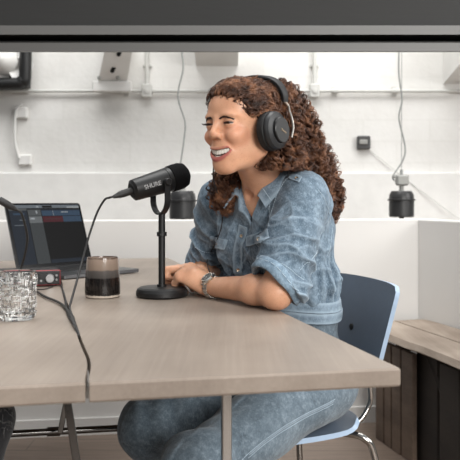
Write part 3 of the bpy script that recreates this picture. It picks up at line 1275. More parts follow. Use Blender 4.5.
# ceramic cup ------------------------------------------------------
w = NT('banded_glaze')
tc = w.n('TexCoord')
sp = w.n('SeparateXYZ')
w.l(tc.outputs['Object'], sp.inputs[0])
nz = w.noise(w.coords(scale=(1, 1, .3)), 60, 4)
ma = w.n('Math', operation='MULTIPLY_ADD')
ma.inputs[1].default_value, ma.inputs[2].default_value = .006, -.003
w.l(nz, ma.inputs[0])
ad = w.n('Math', operation='ADD')
w.l(sp.outputs['Z'], ad.inputs[0])
w.l(ma.outputs[0], ad.inputs[1])
sc_ = w.n('Math', operation='MULTIPLY')
sc_.inputs[1].default_value = 10.0
w.l(ad.outputs[0], sc_.inputs[0])
col = w.ramp(sc_.outputs[0], [(0.0, srgb(196, 184, 170)), (.058, srgb(196, 184, 170)), (.075, srgb(16, 14, 14)), (.475, srgb(14, 12, 12)), (.51, srgb(70, 67, 65)), (.66, srgb(84, 80, 77)), (.70, srgb(136, 119, 106)), (.94, srgb(152, 134, 120)), (.97, srgb(92, 72, 62))])
w.l(w.mix(w.ramp(w.noise(w.coords(scale=(1, 1, .2)), 140, 4), [(.35, (0, 0, 0, 1)), (.8, (.14, .14, .14, 1))]), col, srgb(110, 98, 90)), w.b.inputs['Base Color'])
w.b.inputs['Roughness'].default_value = .15
w.b.inputs['Specular IOR Level'].default_value = .4
w.l(w.bump(w.noise(w.coords(), 90, 3), .15, .001), w.b.inputs['Normal'])
cb = PT(99.6, 299.0, ZT) + A(0, .042, 0)
m = M()
H = .098
m.lathe([(0, 0), (.040, 0), (.0425, .002), (.0432, .007), (.0438, .014), (.0430, .035), (.0410, .065), (.0388, .094), (.0381, H), (.0370, H), (.0362, .094), (.0395, .05), (.040, .012), (0, .009)], cb, n=56)
cup = tag(m.build('cup', w.m, base=cb, sharp=40), 'handleless ceramic cup banded tan, grey and black, between cable and microphone', 'cup')
cup.data.materials[0].name = 'banded_glaze'

# cut crystal tumbler ----------------------------------------------
gl = NT('crystal')
gl.b.inputs['Transmission Weight'].default_value = 1.0
gl.b.inputs['Roughness'].default_value = .02
gl.b.inputs['IOR'].default_value = 1.5
gl.b.inputs['Base Color'].default_value = (.97, .98, .98, 1)
nzz = gl.noise(gl.coords(), 40, 2)
gl.l(gl.bump(nzz, .05, .001), gl.b.inputs['Normal'])
gb = PT(11.5, 322.0, ZT) + A(0, .037, 0)
gm = M()
NA, NZ = 60, 30
HG = .0965
r_ = np.random.default_rng(5)
# a basket of small upright and lying bars cut into the outside
cell = np.zeros((NA, NZ))
occ = np.zeros((NA, NZ), bool)
for _ in range(2200):
    i, j = r_.integers(NA), r_.integers(1, NZ - 2)
    wa, wz = ((1, r_.integers(2, 5)) if r_.random() < .5 else (r_.integers(2, 5), 1))
    ii = [(i + k) % NA for k in range(wa)]
    jj = [j + k for k in range(wz) if j + k < NZ - 1]
    if occ[np.ix_(ii, jj)].any():
        continue
    occ[np.ix_(ii, jj)] = True
    cell[np.ix_(ii, jj)] = r_.choice([-.0038, -.0022, .0, .0020, .0034])
ang = np.linspace(0, 2 * math.pi, NA * 2, endpoint=False)
zz = np.repeat(np.linspace(.004, HG - .003, NZ + 1), 2)[1:-1]
dz = (HG - .007) / NZ
vv, ff = [], []
rows = []
for j in range(NZ):
    for e in (.12, .88):
        z_ = .004 + dz * (j + e)
        row = []
        for i in range(NA):
            for e2 in (.12, .88):
                a = 2 * math.pi * (i + e2) / NA
                R0 = .0350 + .0022 * (z_ / HG) + cell[i, j]
                row.append(len(vv))
                vv.append((R0 * math.cos(a), R0 * math.sin(a), z_))
        rows.append(row)
nr = NA * 2


def ring(r0, z0):
    row = []
    for k in range(nr):
        a = 2 * math.pi * ((k // 2) + (.12, .88)[k % 2]) / NA
        row.append(len(vv))
        vv.append((r0 * math.cos(a), r0 * math.sin(a), z0))
    return row


allr = [ring(.0325, 0.0)] + rows + [ring(.0372, HG - .001), ring(.0362, HG), ring(.0345, HG - .001), ring(.0315, .016), ring(.027, .0125)]
for a, b in zip(allr[:-1], allr[1:]):
    for k in range(nr):
        ff.append((a[k], a[(k + 1) % nr], b[(k + 1) % nr], b[k]))
ff.append(tuple(allr[0][::-1]))
ff.append(tuple(allr[-1]))
gm.add(np.array(vv) + gb, ff)
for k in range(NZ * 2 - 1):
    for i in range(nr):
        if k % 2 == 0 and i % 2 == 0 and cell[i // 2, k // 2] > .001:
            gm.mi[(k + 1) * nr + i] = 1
M_glint = mat('painted_glint_facet', srgb(244, 244, 243), .35, var=.02, scale=300, Transmission_Weight=.45)  # white on the raised bars stands in for window light refracted by the crystal
tag(gm.build('tumbler', [gl.m, M_glint], base=gb, smooth=True, sharp=20), 'clear cut crystal tumbler with a basket weave pattern at the left edge', 'glass')


# ------------------------------------------------------------------ sculpting: distance fields turned into meshes
def smin(a, b, k):
    h = np.clip(.5 + .5 * (b - a) / k, 0, 1)
    return b + (a - b) * h - k * h * (1 - h)


def smax(a, b, k):
    return -smin(-a, -b, k)


def sph(Q, c, r):
    return np.linalg.norm(Q - np.asarray(c), axis=1) - r


def cap(Q, a, b, ra, rb=None):
    """tapered capsule"""
    a, b = np.asarray(a, float), np.asarray(b, float)
    rb = ra if rb is None else rb
    ab = b - a
    t = np.clip((Q - a) @ ab / ab.dot(ab), 0, 1)
    return np.linalg.norm(Q - a - t[:, None] * ab, axis=1) - (ra + (rb - ra) * t)


def ell(Q, c, r, R=None):
    q = Q - np.asarray(c)
    if R is not None:
        q = q @ R
    r = np.asarray(r, float)
    k0 = np.linalg.norm(q / r, axis=1)
    k1 = np.linalg.norm(q / (r * r), axis=1) + 1e-9
    return k0 * (k0 - 1) / k1


def boxed(Q, lo, hi, fn, far=.05):
    """evaluate fn only near a box"""
    lo, hi = np.asarray(lo), np.asarray(hi)
    d = np.linalg.norm(np.maximum(np.maximum(lo - Q, Q - hi), 0), axis=1)
    out = d + far
    k = d < far
    if k.any():
        out[k] = fn(Q[k])
    return out


def surface_nets(fn, xs, ys, zs, B=8):
    def fit(s):
        k = (-(len(s) - 1)) % B
        return np.concatenate([s, s[-1] + (s[-1] - s[-2]) * np.arange(1, k + 1)])
    ax = [fit(np.asarray(s, float)) for s in (xs, ys, zs)]
    nb = [(len(s) - 1) // B for s in ax]
    mids = [(s[:-1:B] + s[B::B]) / 2 for s in ax]
    half = [(s[B::B] - s[:-1:B]) / 2 for s in ax]
    g = np.stack(np.meshgrid(*mids, indexing='ij'), -1).reshape(-1, 3)
    h = np.linalg.norm(np.stack(np.meshgrid(*half, indexing='ij'), -1), axis=-1).ravel()
    dc = fn(g)
    D = dc.reshape(nb).astype(np.float32)
    for a in range(3):
        D = np.repeat(D, B, axis=a)
        D = np.concatenate([D, np.take(D, [-1], axis=a)], axis=a)
    act = np.argwhere((np.abs(dc) < h * 1.5 + .006).reshape(nb))
    o = np.arange(B + 1)
    for s in range(0, len(act), 400):
        b = act[s:s + 400] * B
        ii = (b[:, 0, None] + o)[:, :, None, None]
        jj = (b[:, 1, None] + o)[:, None, :, None]
        kk = (b[:, 2, None] + o)[:, None, None, :]
        ii, jj, kk = np.broadcast_arrays(ii, jj, kk)
        q = np.stack([ax[0][ii], ax[1][jj], ax[2][kk]], -1).reshape(-1, 3)
        D[ii.ravel(), jj.ravel(), kk.ravel()] = fn(q)
    S = D < 0
    n = [x - 1 for x in D.shape]
    cnt = np.zeros(n, np.int8)
    corners = [(i, j, k) for i in (0, 1) for j in (0, 1) for k in (0, 1)]
    for i, j, k in corners:
        cnt += S[i:i + n[0], j:j + n[1], k:k + n[2]]
    cells = np.argwhere((cnt > 0) & (cnt < 8))
    ids = np.full(n, -1, np.int32)
    ids[cells[:, 0], cells[:, 1], cells[:, 2]] = np.arange(len(cells))
    acc = np.zeros((len(cells), 3))
    num = np.zeros(len(cells))
    for c in corners:
        for a in range(3):
            if c[a]:
                continue
            e = list(c)
            e[a] = 1
            p0 = cells + np.array(c)
            p1 = cells + np.array(e)
            d0 = D[p0[:, 0], p0[:, 1], p0[:, 2]]
            d1 = D[p1[:, 0], p1[:, 1], p1[:, 2]]
            x = (d0 < 0) != (d1 < 0)
            t = np.where(x, d0 / np.where(x, d0 - d1, 1), 0)
            q0 = np.stack([ax[k][p0[:, k]] for k in range(3)], 1)
            q1 = np.stack([ax[k][p1[:, k]] for k in range(3)], 1)
            acc += np.where(x[:, None], q0 + (q1 - q0) * t[:, None], 0)
            num += x
    V_ = acc / num[:, None]
    quads = []
    for a in range(3):
        b, c = (a + 1) % 3, (a + 2) % 3
        sl0, sl1 = [slice(None)] * 3, [slice(None)] * 3
        sl0[a], sl1[a] = slice(0, -1), slice(1, None)
        s0_, s1_ = S[tuple(sl0)], S[tuple(sl1)]
        e = np.argwhere(s0_ != s1_)
        e = e[(e[:, b] > 0) & (e[:, c] > 0) & (e[:, b] < n[b]) & (e[:, c] < n[c])]
        inside0 = s0_[e[:, 0], e[:, 1], e[:, 2]]
        q = []
        for (db, dc_) in ((-1, -1), (0, -1), (0, 0), (-1, 0)):
            k = e.copy()
            k[:, b] += db
            k[:, c] += dc_
            q.append(ids[k[:, 0], k[:, 1], k[:, 2]])
        q = np.stack(q, 1)
        q[~inside0] = q[~inside0][:, ::-1]
        quads.append(q)
    Qd = np.vstack(quads)
    return V_, Qd[(Qd >= 0).all(1)]


def grid(lo, hi, st):
    return np.arange(lo, hi + st, st)


def graded(lo, hi, segs):
    """coordinates from lo to hi; segs: (upper limit, step)"""
    out = [lo]
    for lim, st in segs:
        while out[-1] < min(lim, hi) - 1e-9:
            out.append(out[-1] + st)
    return np.array(out)


def grad(fn, p, e=.0015):
    g = np.stack([fn(p + d) - fn(p - d) for d in np.eye(3) * e], 1)
    return g / (np.linalg.norm(g, axis=1)[:, None] + 1e-9)


def onto(fn, p, off=0.0, it=5):
    p = np.array(p, float)
    for _ in range(it):
        g = grad(fn, p)
        p = p - g * (fn(p) - off)[:, None] * .9
    return p


def ray_onto(fn, px, py, off=0.0, y0=1.2, y1=2.3):
    """where the sight line through a pixel first meets the field"""
    px, py = np.atleast_1d(px).astype(float), np.atleast_1d(py).astype(float)
    Y = np.full(len(px), y0)
    for _ in range(70):
        q = np.stack([(px - 230) / F * Y, Y, EYE - (py - HZ) / F * Y], 1)
        Y = np.minimum(Y + np.clip((fn(q) - off) * .7, -.01, .05), y1)
    return np.stack([(px - 230) / F * Y, Y, EYE - (py - HZ) / F * Y], 1)


# ------------------------------------------------------------------ the seated woman: skeleton
HA = math.radians(45)
HF, HL_, HU = A(-math.cos(HA), -math.sin(HA), 0), A(math.sin(HA), -math.cos(HA), 0), A(0, 0, 1)
pit = math.radians(-3)
HF, HU = HF * math.cos(pit) + HU * math.sin(pit), HU * math.cos(pit) - HF * math.sin(pit)
HC = A(.0360, 1.66, 1.152)
HR = np.stack([HF, HL_, HU], 1)            # head axes: forward, left, up


def hw(f, l, u):
    return HC + HR @ A(f, l, u)


SHL, SHR = A(.172, 1.715, .985), A(-.026, 1.905, .975)
ELL, ELR = A(.098, 1.585, .778), A(-.058, 2.02, .803)
WRL, WRR = A(-.052, 1.795, .767), A(-.070, 1.940, .782)
NK0, NK1 = A(.092, 1.785, 1.035), hw(-.022, 0, -.05)
CH = A(.119, 1.848, .885)                  # chest
WA = A(.168, 1.845, .716)                  # waist
PV = A(.174, 1.850, .545)                  # pelvis
tb_ = math.radians(43)
TF = nrm(A(-math.cos(tb_), -math.sin(tb_), -.10))
TL = A(math.sin(tb_), -math.cos(tb_), 0)
TU = np.cross(TF, TL)
TU = TU if TU[2] > 0 else -TU
TR = np.stack([TF, TL, TU], 1)
wb_ = math.radians(27)
WR_ = np.stack([A(-math.cos(wb_), -math.sin(wb_), 0), A(math.sin(wb_), -math.cos(wb_), 0), A(0, 0, 1)], 1)
HIPL, HIPR = A(.215, 1.745, .545), A(.165, 1.935, .545)
KNL, KNR = A(-.068, 1.425, .452), A(-.185, 1.725, .440)
ANL, ANR = A(.02, 1.56, .085), A(-.06, 1.90, .085)


def face_field(q):
    """head in its own axes (forward, left, up), origin between the ears at eye level"""
    f, l, u = q[:, 0], q[:, 1], q[:, 2]
    al = np.abs(l)
    qa = np.stack([f, al, u], 1)
    d = ell(q, (-.002, 0, .026), (.0885, .0715, .070))
    d = smin(d, ell(q, (.040, 0, .030), (.0515, .0535, .056)), .02)
    d = smin(d, ell(q, (.038, 0, -.030), (.052, .0555, .068)), .02)
    d = smin(d, cap(qa, (.008, .047, -.058), (.070, .012, -.0915), .020, .017), .025)
    d = smin(d, ell(q, (.060, 0, -.062), (.036, .034, .036)), .018)
    d = smin(d, ell(q, (.0755, 0, -.0945), (.0175, .0185, .0150)), .016)
    d = smin(d, ell(qa, (.069, .0335, -.0275), (.0240, .0200, .0190)), .010)      # lifted cheeks
    d = smin(d, ell(qa, (.076, .026, .0165), (.016, .021, .0080)), .012)      # brow ridge
    # eye sockets
    d = smax(d, -ell(qa, (.099, .0295, -.0005), (.0125, .0155, .0088)), .011)
    lid = sph(qa, (.0775, .0295, -.001), .0142)
    d = smin(d, lid, .005)
    slit = ell(np.stack([f, al, u + 7.0 * (al - .0295) ** 2], 1), (.092, .0295, -.0002), (.012, .0155, .0018))
    d = smax(d, -slit, .0015)
    # nose
    d = smin(d, cap(q, (.089, 0, .010), (.1020, 0, -.0180), .0066, .0076), .010)
    d = smin(d, ell(q, (.1020, 0, -.0245), (.0095, .0104, .0086)), .006)
    d = smin(d, ell(qa, (.0940, .0115, -.0285), (.0095, .0066, .0070)), .005)
    d = smax(d, -ell(qa, (.0990, .0066, -.0355), (.0058, .0035, .0034)), .002)
    # laughing mouth in coordinates that follow its curve
    ff = f + 11.0 * l * l
    uu = u - 10.0 * l * l
    e = np.sqrt(np.clip(1 - (l / .0335) ** 2, 0, 1))
    d = smax(d, -ell(np.stack([ff, l, uu], 1), (.1, 0, -.0655), (.017, .0320, .0092)), .002)
    up = np.sqrt((ff - .0965) ** 2 + (uu + .0655 - .0105 * e) ** 2) - (.0010 + .0024 * e)
    lo = np.sqrt((ff - .0945) ** 2 + (uu + .0665 + .0120 * e) ** 2) - (.0010 + .0046 * e)
    far = np.maximum(al - .033, 0)
    d = smin(d, np.sqrt(np.maximum(up, 0) ** 2 + far ** 2) + np.minimum(up, 0), .003)
    d = smin(d, np.sqrt(np.maximum(lo, 0) ** 2 + far ** 2) + np.minimum(lo, 0), .003)
    # smile folds
    cr = cap(qa, (.0935, .0205, -.033), (.081, .0390, -.058), .0034, .0030)
    d = smax(d, -cr, .006)
    # ears
    d = smin(d, ell(qa, (-.004, .074, -.004), (.017, .007, .030)), .006)
    return d


FING = []                                   # (points, radii) of every finger, world space


def finger(pts, r0, r1):
    FING.append((np.array(pts, float), np.linspace(r0, r1, len(pts))))


# left hand lies over the right one, its back towards the camera; fingers curl down
nL = nrm(A(.10, -.62, .78))                # back of the hand
dL = nrm(A(-.74, .42, .40))                 # towards the knuckles
dL = nrm(dL - nL * dL.dot(nL))
aL = np.cross(nL, dL)
aL = aL if aL[1] > 0 else -aL               # from little to index finger
for k, (s, ln_, r) in enumerate(((-.030, .050, .0075), (-.011, .060, .0082), (.009, .064, .0085), (.028, .058, .0083))):
    mc = WRL + dL * (.080 - .006 * abs(k - 1.6)) + aL * s * .95 + nL * (.006 - .004 * abs(k - 1.5))
    p1 = mc + dL * .34 * ln_ - nL * .34 * ln_ - A(0, 0, .16 * ln_)
    p2 = p1 - nL * .38 * ln_ - A(0, 0, .18 * ln_) - dL * .06 * ln_
    p3 = p2 - nL * .10 * ln_ - dL * .30 * ln_
    finger([mc, p1, p2, p3], r + .001, r - .0015)
finger([WRL + dL * .025 + aL * .022, WRL + dL * .058 + aL * .044 - nL * .010, WRL + dL * .086 + aL * .040 - nL * .022, WRL + dL * .106 + aL * .028 - nL * .030], .0125, .0078)
# right hand underneath, loosely closed, thumb tip showing at the left
nR = nrm(A(.05, .35, .90))
dR = nrm(A(-.90, -.30, -.12))
dR = nrm(dR - nR * dR.dot(nR))
aR = np.cross(nR, dR)
aR = aR if aR.dot(A(-.4, -.9, 0)) < 0 else -aR
for k, (s, ln_, r) in enumerate(((-.028, .058, .0083), (-.009, .062, .0085), (.010, .058, .008), (.028, .048, .0073))):
    mc = WRR + dR * (.076 - .004 * abs(k - 1.3)) + aR * s
    p1 = mc + dR * .5 * ln_ - nR * .12 * ln_
    p2 = p1 - nR * .34 * ln_ + dR * .04 * ln_
    p3 = p2 - dR * .30 * ln_ - nR * .06 * ln_
    finger([mc, p1, p2, p3], r + .001, r - .0015)
finger([WRR + dR * .03 - aR * .022, WRR + dR * .062 - aR * .040 + A(0, 0, -.004), WRR + dR * .092 - aR * .034 + A(0, 0, -.006), WRR + dR * .112 - aR * .022 + A(-.004, 0, -.008)], .0125, .0085)


def hands_field(Q):
    d = cap(Q, WRL, WRL + dL * .045, .0215, .026)
    for s in (-.026, -.009, .009, .024):
        d = smin(d, cap(Q, WRL + dL * .012 + aL * s * .5, WRL + dL * .078 + aL * s * .95, .015, .0115), .012)
    e = cap(Q, WRR, WRR + dR * .045, .0205, .025)
    for s in (-.026, -.009, .009, .024):
        e = smin(e, cap(Q, WRR + dR * .012 + aR * s * .5, WRR + dR * .074 + aR * s, .0145, .0115), .012)
    for k, (p, r) in enumerate(FING):
        x = None
        for i in range(len(p) - 1):
            y = cap(Q, p[i], p[i + 1], r[i], r[i + 1])
            x = y if x is None else smin(x, y, .003)
        if k < 5:
            d = smin(d, x, .005)
        else:
            e = smin(e, x, .005)
    return np.minimum(d, e)


def arm_field(Q):
    fl_ = ELL + (WRL - ELL) * .28 + A(.0, -.003, .004)
    fr_ = ELR + (WRR - ELR) * .3
    d = cap(Q, SHL, ELL, .047, .031)
    d = smin(d, cap(Q, ELL, fl_, .0310, .0320), .016)
    d = smin(d, cap(Q, fl_, WRL, .0320, .0225), .02)
    d = smin(d, sph(Q, ELL + A(.007, -.004, -.001), .023), .03)
    e = cap(Q, SHR, ELR, .048, .040)
    e = smin(e, cap(Q, ELR, fr_, .039, .038), .02)
    e = smin(e, cap(Q, fr_, WRR, .038, .024), .02)
    return np.minimum(d, e)


def torso_field(Q):
    """clothed-size trunk"""
    d = ell(Q, CH, (.106, .142, .165), TR)
    d = smin(d, ell(Q, CH + TR @ A(-.01, 0, .075), (.088, .150, .085), TR), .05)
    d = smin(d, cap(Q, (SHL * .9 + CH * .1), (SHR * .9 + CH * .1) + A(0, 0, 0), .050, .050), .05)
    d = smin(d, ell(Q, (CH * .42 + WA * .58), (.092, .118, .15), WR_), .07)
    d = smin(d, ell(Q, WA, (.090, .118, .10), WR_), .05)
    for s in (-1, 1):
        d = smin(d, ell(Q, CH + TR @ A(.078, .062 * s, -.010), (.050, .054, .056), TR), .035)
    d = smin(d, cap(Q, NK0 - A(-.006, -.004, .055), NK0, .070, .052), .05)
    return d


def leg_field(Q):
    d = ell(Q, PV, (.118, .168, .115), WR_)
    d = smin(d, cap(Q, HIPL, KNL, .084, .064), .04)
    d = smin(d, cap(Q, HIPR, KNR, .086, .074), .04)
    for k, a in ((KNL, ANL), (KNR, ANR)):
        m_ = k + (a - k) * .3 + A(.02, .02, 0)
        d = smin(d, cap(Q, k, m_, .060, .055), .03)
        d = smin(d, cap(Q, m_, a, .055, .038), .03)
    return d


def body_field(Q):
    q = (Q - HC) @ HR
    d = boxed(q, (-.12, -.11, -.14), (.14, .11, .13), face_field)
    nk = cap(Q, NK0 - A(0, 0, .03), NK1, .052, .0475)
    d = smin(d, nk, .022)
    d = smin(d, cap(Q, hw(.02, .012, -.075), NK0 + TR @ A(.035, 0, .0), .026, .030), .02)
    t = torso_field(Q) + .011
    d = smin(d, t, .03)
    d = smin(d, arm_field(Q), .012)
    lo, hi = np.minimum(WRL, WRR) - .16, np.maximum(WRL, WRR) + .10
    d = smin(d, boxed(Q, lo, hi, hands_field), .008)
    # collar bones and the hollow between them
    c = NK0 + TR @ A(.055, 0, -.035)
    d = smax(d, -sph(Q, c + TF * .012, .012), .012)
    d = smin(d, leg_field(Q) + .010, .03)
    for a, k in ((ANL, KNL), (ANR, KNR)):
        toe = a + A(-.13, -.06, -.045)
        d = smin(d, cap(Q, a + A(.02, .01, -.045), toe, .032, .026), .02)
        d = smin(d, cap(Q, a, a + A(.02, .01, -.04), .036, .036), .02)
    return d


# skin ----------------------------------------------------------------
sk = NT('skin')
at = sk.n('Attribute', attribute_name='tint')
sepc = sk.n('SeparateColor')
sk.l(at.outputs['Color'], sepc.inputs[0])
v = sk.coords()
base = sk.ramp(sk.noise(v, 28, 4), [(.3, srgb(206, 153, 122)), (.7, srgb(222, 170, 138))])
fr_n = sk.noise(v, 560, 2)
base = sk.mix(sk.ramp(fr_n, [(.60, (0, 0, 0, 1)), (.70, (.38, .38, .38, 1))]), base, srgb(140, 88, 64))
base = sk.mix(sepc.outputs[1], base, srgb(198, 122, 98))
base = sk.mix(sepc.outputs[0], base, srgb(172, 98, 90))
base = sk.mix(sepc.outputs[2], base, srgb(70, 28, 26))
sk.l(base, sk.b.inputs['Base Color'])
sk.b.inputs['Roughness'].default_value = .40
sk.b.inputs['Specular IOR Level'].default_value = .4
sk.b.inputs['Subsurface Weight'].default_value = .12
sk.b.inputs['Subsurface Radius'].default_value = (.012, .005, .003)
sk.b.inputs['Subsurface Scale'].default_value = .5
sk.l(sk.bump(sk.noise(v, 420, 3), .12, .0008), sk.b.inputs['Normal'])
M_skin = sk.m

person = thing('person', A(PV[0], PV[1], 0), 'laughing person with curly brown hair in blue denim, forearms resting on the table', 'person')
DETAIL = 1.0
V_, Qd = surface_nets(body_field, grid(-.36, .36, .0032 * DETAIL), grid(1.34, 2.10, .0032 * DETAIL), graded(-.005, 1.30, [(.70, .008), (1.02, .0032 * DETAIL), (1.022, .002), (1.30, .0017 * DETAIL)]))
body = link('body', V_, Qd, M_skin, person, sharp=None)
q = (V_ - HC) @ HR
f, l, u = q.T
ff, uu = f + 11 * l * l, u - 10 * l * l
e = np.sqrt(np.clip(1 - (l / .0335) ** 2, 0, 1))
dup_ = np.sqrt((ff - .0965) ** 2 + (uu + .0655 - .0105 * e) ** 2) - (.0010 + .0024 * e)
dlo = np.sqrt((ff - .0945) ** 2 + (uu + .0665 + .0120 * e) ** 2) - (.0010 + .0046 * e)
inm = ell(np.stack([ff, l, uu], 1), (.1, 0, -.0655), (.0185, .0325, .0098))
face = (f > .05) & (np.abs(l) < .0350)
tint = np.zeros((len(V_), 4), np.float32)
tint[:, 3] = 1
tint[:, 0] = np.where(face, np.clip(1 - np.minimum(dup_ + .0006, dlo) / .0009, 0, 1), 0)
tint[:, 1] = .45 * np.clip(1 - np.minimum(ell(q, (.075, .040, -.03), (.03, .025, .022)), ell(q, (.075, -.040, -.03), (.03, .025, .022))) / .012 - .3, 0, .55) * (f > 0)
tint[:, 1] = np.maximum(tint[:, 1], np.clip(.3 - np.abs(ell(q, (.1065, 0, -.0315), (.0118, .0115, .0098))) / .012, 0, .5) * (f > .08))
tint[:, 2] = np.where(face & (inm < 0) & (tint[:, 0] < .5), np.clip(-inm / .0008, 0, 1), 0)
ca = body.data.color_attributes.new('tint', 'FLOAT_COLOR', 'POINT')
ca.data.foreach_set('color', tint.ravel())

# teeth
M_teeth = mat('teeth', srgb(240, 234, 224), .3, var=.03, scale=60)
m = M()
TW = (.0082, .0068, .0072, .0064, .0062, .006)
for row, (uc, hh, sc_t) in enumerate(((-.0630, .0112, 1.0), (-.0735, .0050, .78))):
    for k in range(-4, 5):
        j = abs(k)
        l0 = (.5 * TW[0] * (j > 0) + sum(TW[1:j]) + (.5 * TW[j] if j else 0) - 0) * sc_t * (1 if k > 0 else -1)
        if k == 0:
            continue
        l0 -= (1 if k > 0 else -1) * TW[0] * .5 * sc_t
        fc_ = .0905 - 12.5 * l0 * l0 - (.0015 if row else 0)
        Rt = HR @ rotz(math.atan(25 * l0))
        m.box(hw(fc_, l0, uc + 10 * l0 * l0), (.0045, TW[j] * 1.07 * sc_t, hh * (1 - .05 * (j == 2))), Rt, bev=.0012)
m.build('teeth', M_teeth, body)
# eyes
M_eyew = mat('eye_white', srgb(190, 180, 172), .2, var=.03, scale=40)
M_iris = mat('iris_brown', srgb(52, 32, 22), .15, var=.2, scale=300)
M_hairline = mat('dark_brow_hair', srgb(50, 33, 25), .7, var=.25, scale=200)
for s in (-1, 1):
    m = M()
    Re = frame(HF * .96 + HL_ * .0 - HU * .06, HU)
    ce_ = hw(.0777, .0295 * s, -.001)
    r = .0131
    m.lathe([(r * math.sin(a), -r * math.cos(a)) for a in np.linspace(0, math.pi, 17)], ce_, Re, 24)
    eye = m.build('eye', M_eyew, body)
    m = M()
    m.lathe([(0.0, r * 1.015)] + [((r * 1.012) * math.sin(a), (r * 1.012) * math.cos(a)) for a in np.linspace(.05, .54, 6)], ce_, Re, 24)
    m.build('iris', M_iris, eye)
    # lashes along the upper lid
    m = M()
    ls = np.linspace(-1, 1, 15)
    pts = np.array([hw(.0890 - .0040 * t * t, (.0293 + .0150 * t) * s, .0023 - .0040 * t * t * (1 if t > 0 else .8)) for t in ls])
    pts = onto(body_field, pts, .0006, 3)
    m.tube(pts, .0017 * np.sqrt(np.clip(1.05 - ls ** 2, .05, 1)), 6)
    for t in np.linspace(-.5, 1, 12):
        a = hw(.0890 - .0040 * t * t, (.0293 + .0150 * t) * s, .0024 - .003 * t * t)
        a = onto(body_field, a[None], .0008, 3)[0]
        m.tube([a, a + HF * .004 + HL_ * s * .003 * (t + .3) + HU * .0005, a + HF * .0065 + HL_ * s * .006 * (t + .3) + HU * .003], [.0005, .0004, .0001], 4)
    m.build('eyelashes', M_hairline, body)
    # eyebrow: short hairs laid along the brow
    m = M()
    r_ = np.random.default_rng(3 + s)
    bp_ = spline([hw(.098, .0118 * s, .0085), hw(.095, .021 * s, .0112), hw(.090, .031 * s, .0116), hw(.082, .0405 * s, .0062)], 10)
    for k in range(95):
        t = r_.random()
        i = t * (len(bp_) - 2)
        p0 = bp_[int(i)] + (bp_[int(i) + 1] - bp_[int(i)]) * (i % 1)
        tg = nrm(bp_[int(i) + 1] - bp_[int(i)])
        w_ = .0036 * (1 - .65 * t) * (.5 + .5 * min(1, t * 8))
        p0 = p0 + HU * r_.normal(0, w_ * .42)
        p1 = p0 + tg * .006 + HU * r_.normal(.001, .0012)
        pp = onto(body_field, np.array([p0, (p0 + p1) / 2, p1]), .0007, 3)
        m.tube(pp, [.0006, .0006, .0002], 4)
    m.build('eyebrow', M_hairline, body)
# fingernails
M_nail = mat('fingernail', srgb(214, 160, 142), .25, var=.03, scale=80)
for k in (0, 1, 2, 3, 9):
    m = M()
    p, r = FING[k]
    ax_ = nrm(p[-1] - p[-2])
    out = (dL - nL * .2) if k < 5 else A(-.5, -.75, .35)
    out = nrm(out - ax_ * out.dot(ax_))
    m.lathe([(0, .0018), (.0045, .0014), (.0058, 0), (0, -.0015)], p[-1] + out * r[-1] * .92 + ax_ * .001, frame(out, ax_), 14)
    m.build('fingernail', M_nail, body)

# ------------------------------------------------------------------ denim
M_denim = denim('washed_denim', srgb(42, 55, 68), srgb(84, 103, 119), srgb(152, 170, 184))
M_jeans = denim('jeans_denim', srgb(42, 53, 62), srgb(80, 94, 105), srgb(136, 150, 160))
M_thread = mat('pale_thread', srgb(176, 192, 204), .8, var=.1, scale=200)
M_inside = denim('denim_underside', srgb(64, 82, 98), srgb(106, 128, 146), srgb(160, 181, 197))


def ridge(x, k=1.6):
    """soft valleys with narrow crests, mean near zero"""
    return (1 - np.abs(np.sin(x * .5))) ** k - .32


def wob3(Q, s, o=0.0):
    x, y, z = Q.T * s
    return (np.sin(x + 1.7 * np.sin(y * .8 + o) + o) + np.sin(y * 1.13 + 1.5 * np.sin(z * .9 + 2 * o) + 2.1) + np.sin(z * .93 + 1.6 * np.sin(x * 1.1 + 3 + o) + 4 * o)) / 3


def folds(Q):
    """drape of the cloth: value added to the distance"""
    o = .0022 * wob3(Q, 62, .4) + .0012 * wob3(Q, 140, 1.3)
    wa = wob3(Q, 30, 2.0)
    for S_, E_, sg in ((SHL, ELL, 1), (SHR, ELR, -1)):
        ab = E_ - S_
        L_ = np.linalg.norm(ab)
        t = ((Q - S_) @ ab) / L_ / L_
        rel = Q - S_ - t[:, None] * ab
        dist = np.linalg.norm(rel, axis=1)
        ex = nrm(np.cross(ab, (0, 0, 1)))
        ey = nrm(np.cross(ab, ex))
        an = np.arctan2(rel @ ex, rel @ ey)
        w_ = np.exp(-(np.maximum(dist - .078, 0) / .02) ** 2) * np.clip((t - .02) * 2.2, 0, 1) * np.clip((1.3 - t) * 5, 0, 1)
        ph = t * 20 + 1.6 * np.sin(an + .6) * sg + 2.0 * wa
        ph2 = t * 33 - 2.4 * np.sin(an - 1.0) * sg + 2.6 * wa + 1
        o -= w_ * (.0095 * ridge(ph) + .0060 * ridge(ph2, 2.0) * np.clip(t * 1.4, .2, 1))
    tq = (Q - CH) @ TR
    w_ = np.exp(-(np.maximum(np.abs(tq[:, 2] + .04) - .12, 0) / .05) ** 2)
    o -= w_ * .0055 * ridge(tq[:, 2] * 60 + tq[:, 1] * 46 + 2.2 * wa, 1.8)
    o -= w_ * .0040 * ridge(tq[:, 2] * 46 - tq[:, 1] * 70 + 2.6 * wa + 2, 2.0)
    wq = (Q - WA) @ WR_
    an = np.arctan2(wq[:, 1], wq[:, 0])
    w2 = np.exp(-((wq[:, 2] - .065) / .06) ** 2)
    o -= w2 * (.0085 * ridge(an * 15 + 2.2 * np.sin(an * 3) + wq[:, 2] * 26 + wa) + .003 * np.sin(an * 29 + 1))
    o += -.008 * np.exp(-((wq[:, 2] - .062) / .035) ** 2)
    return o


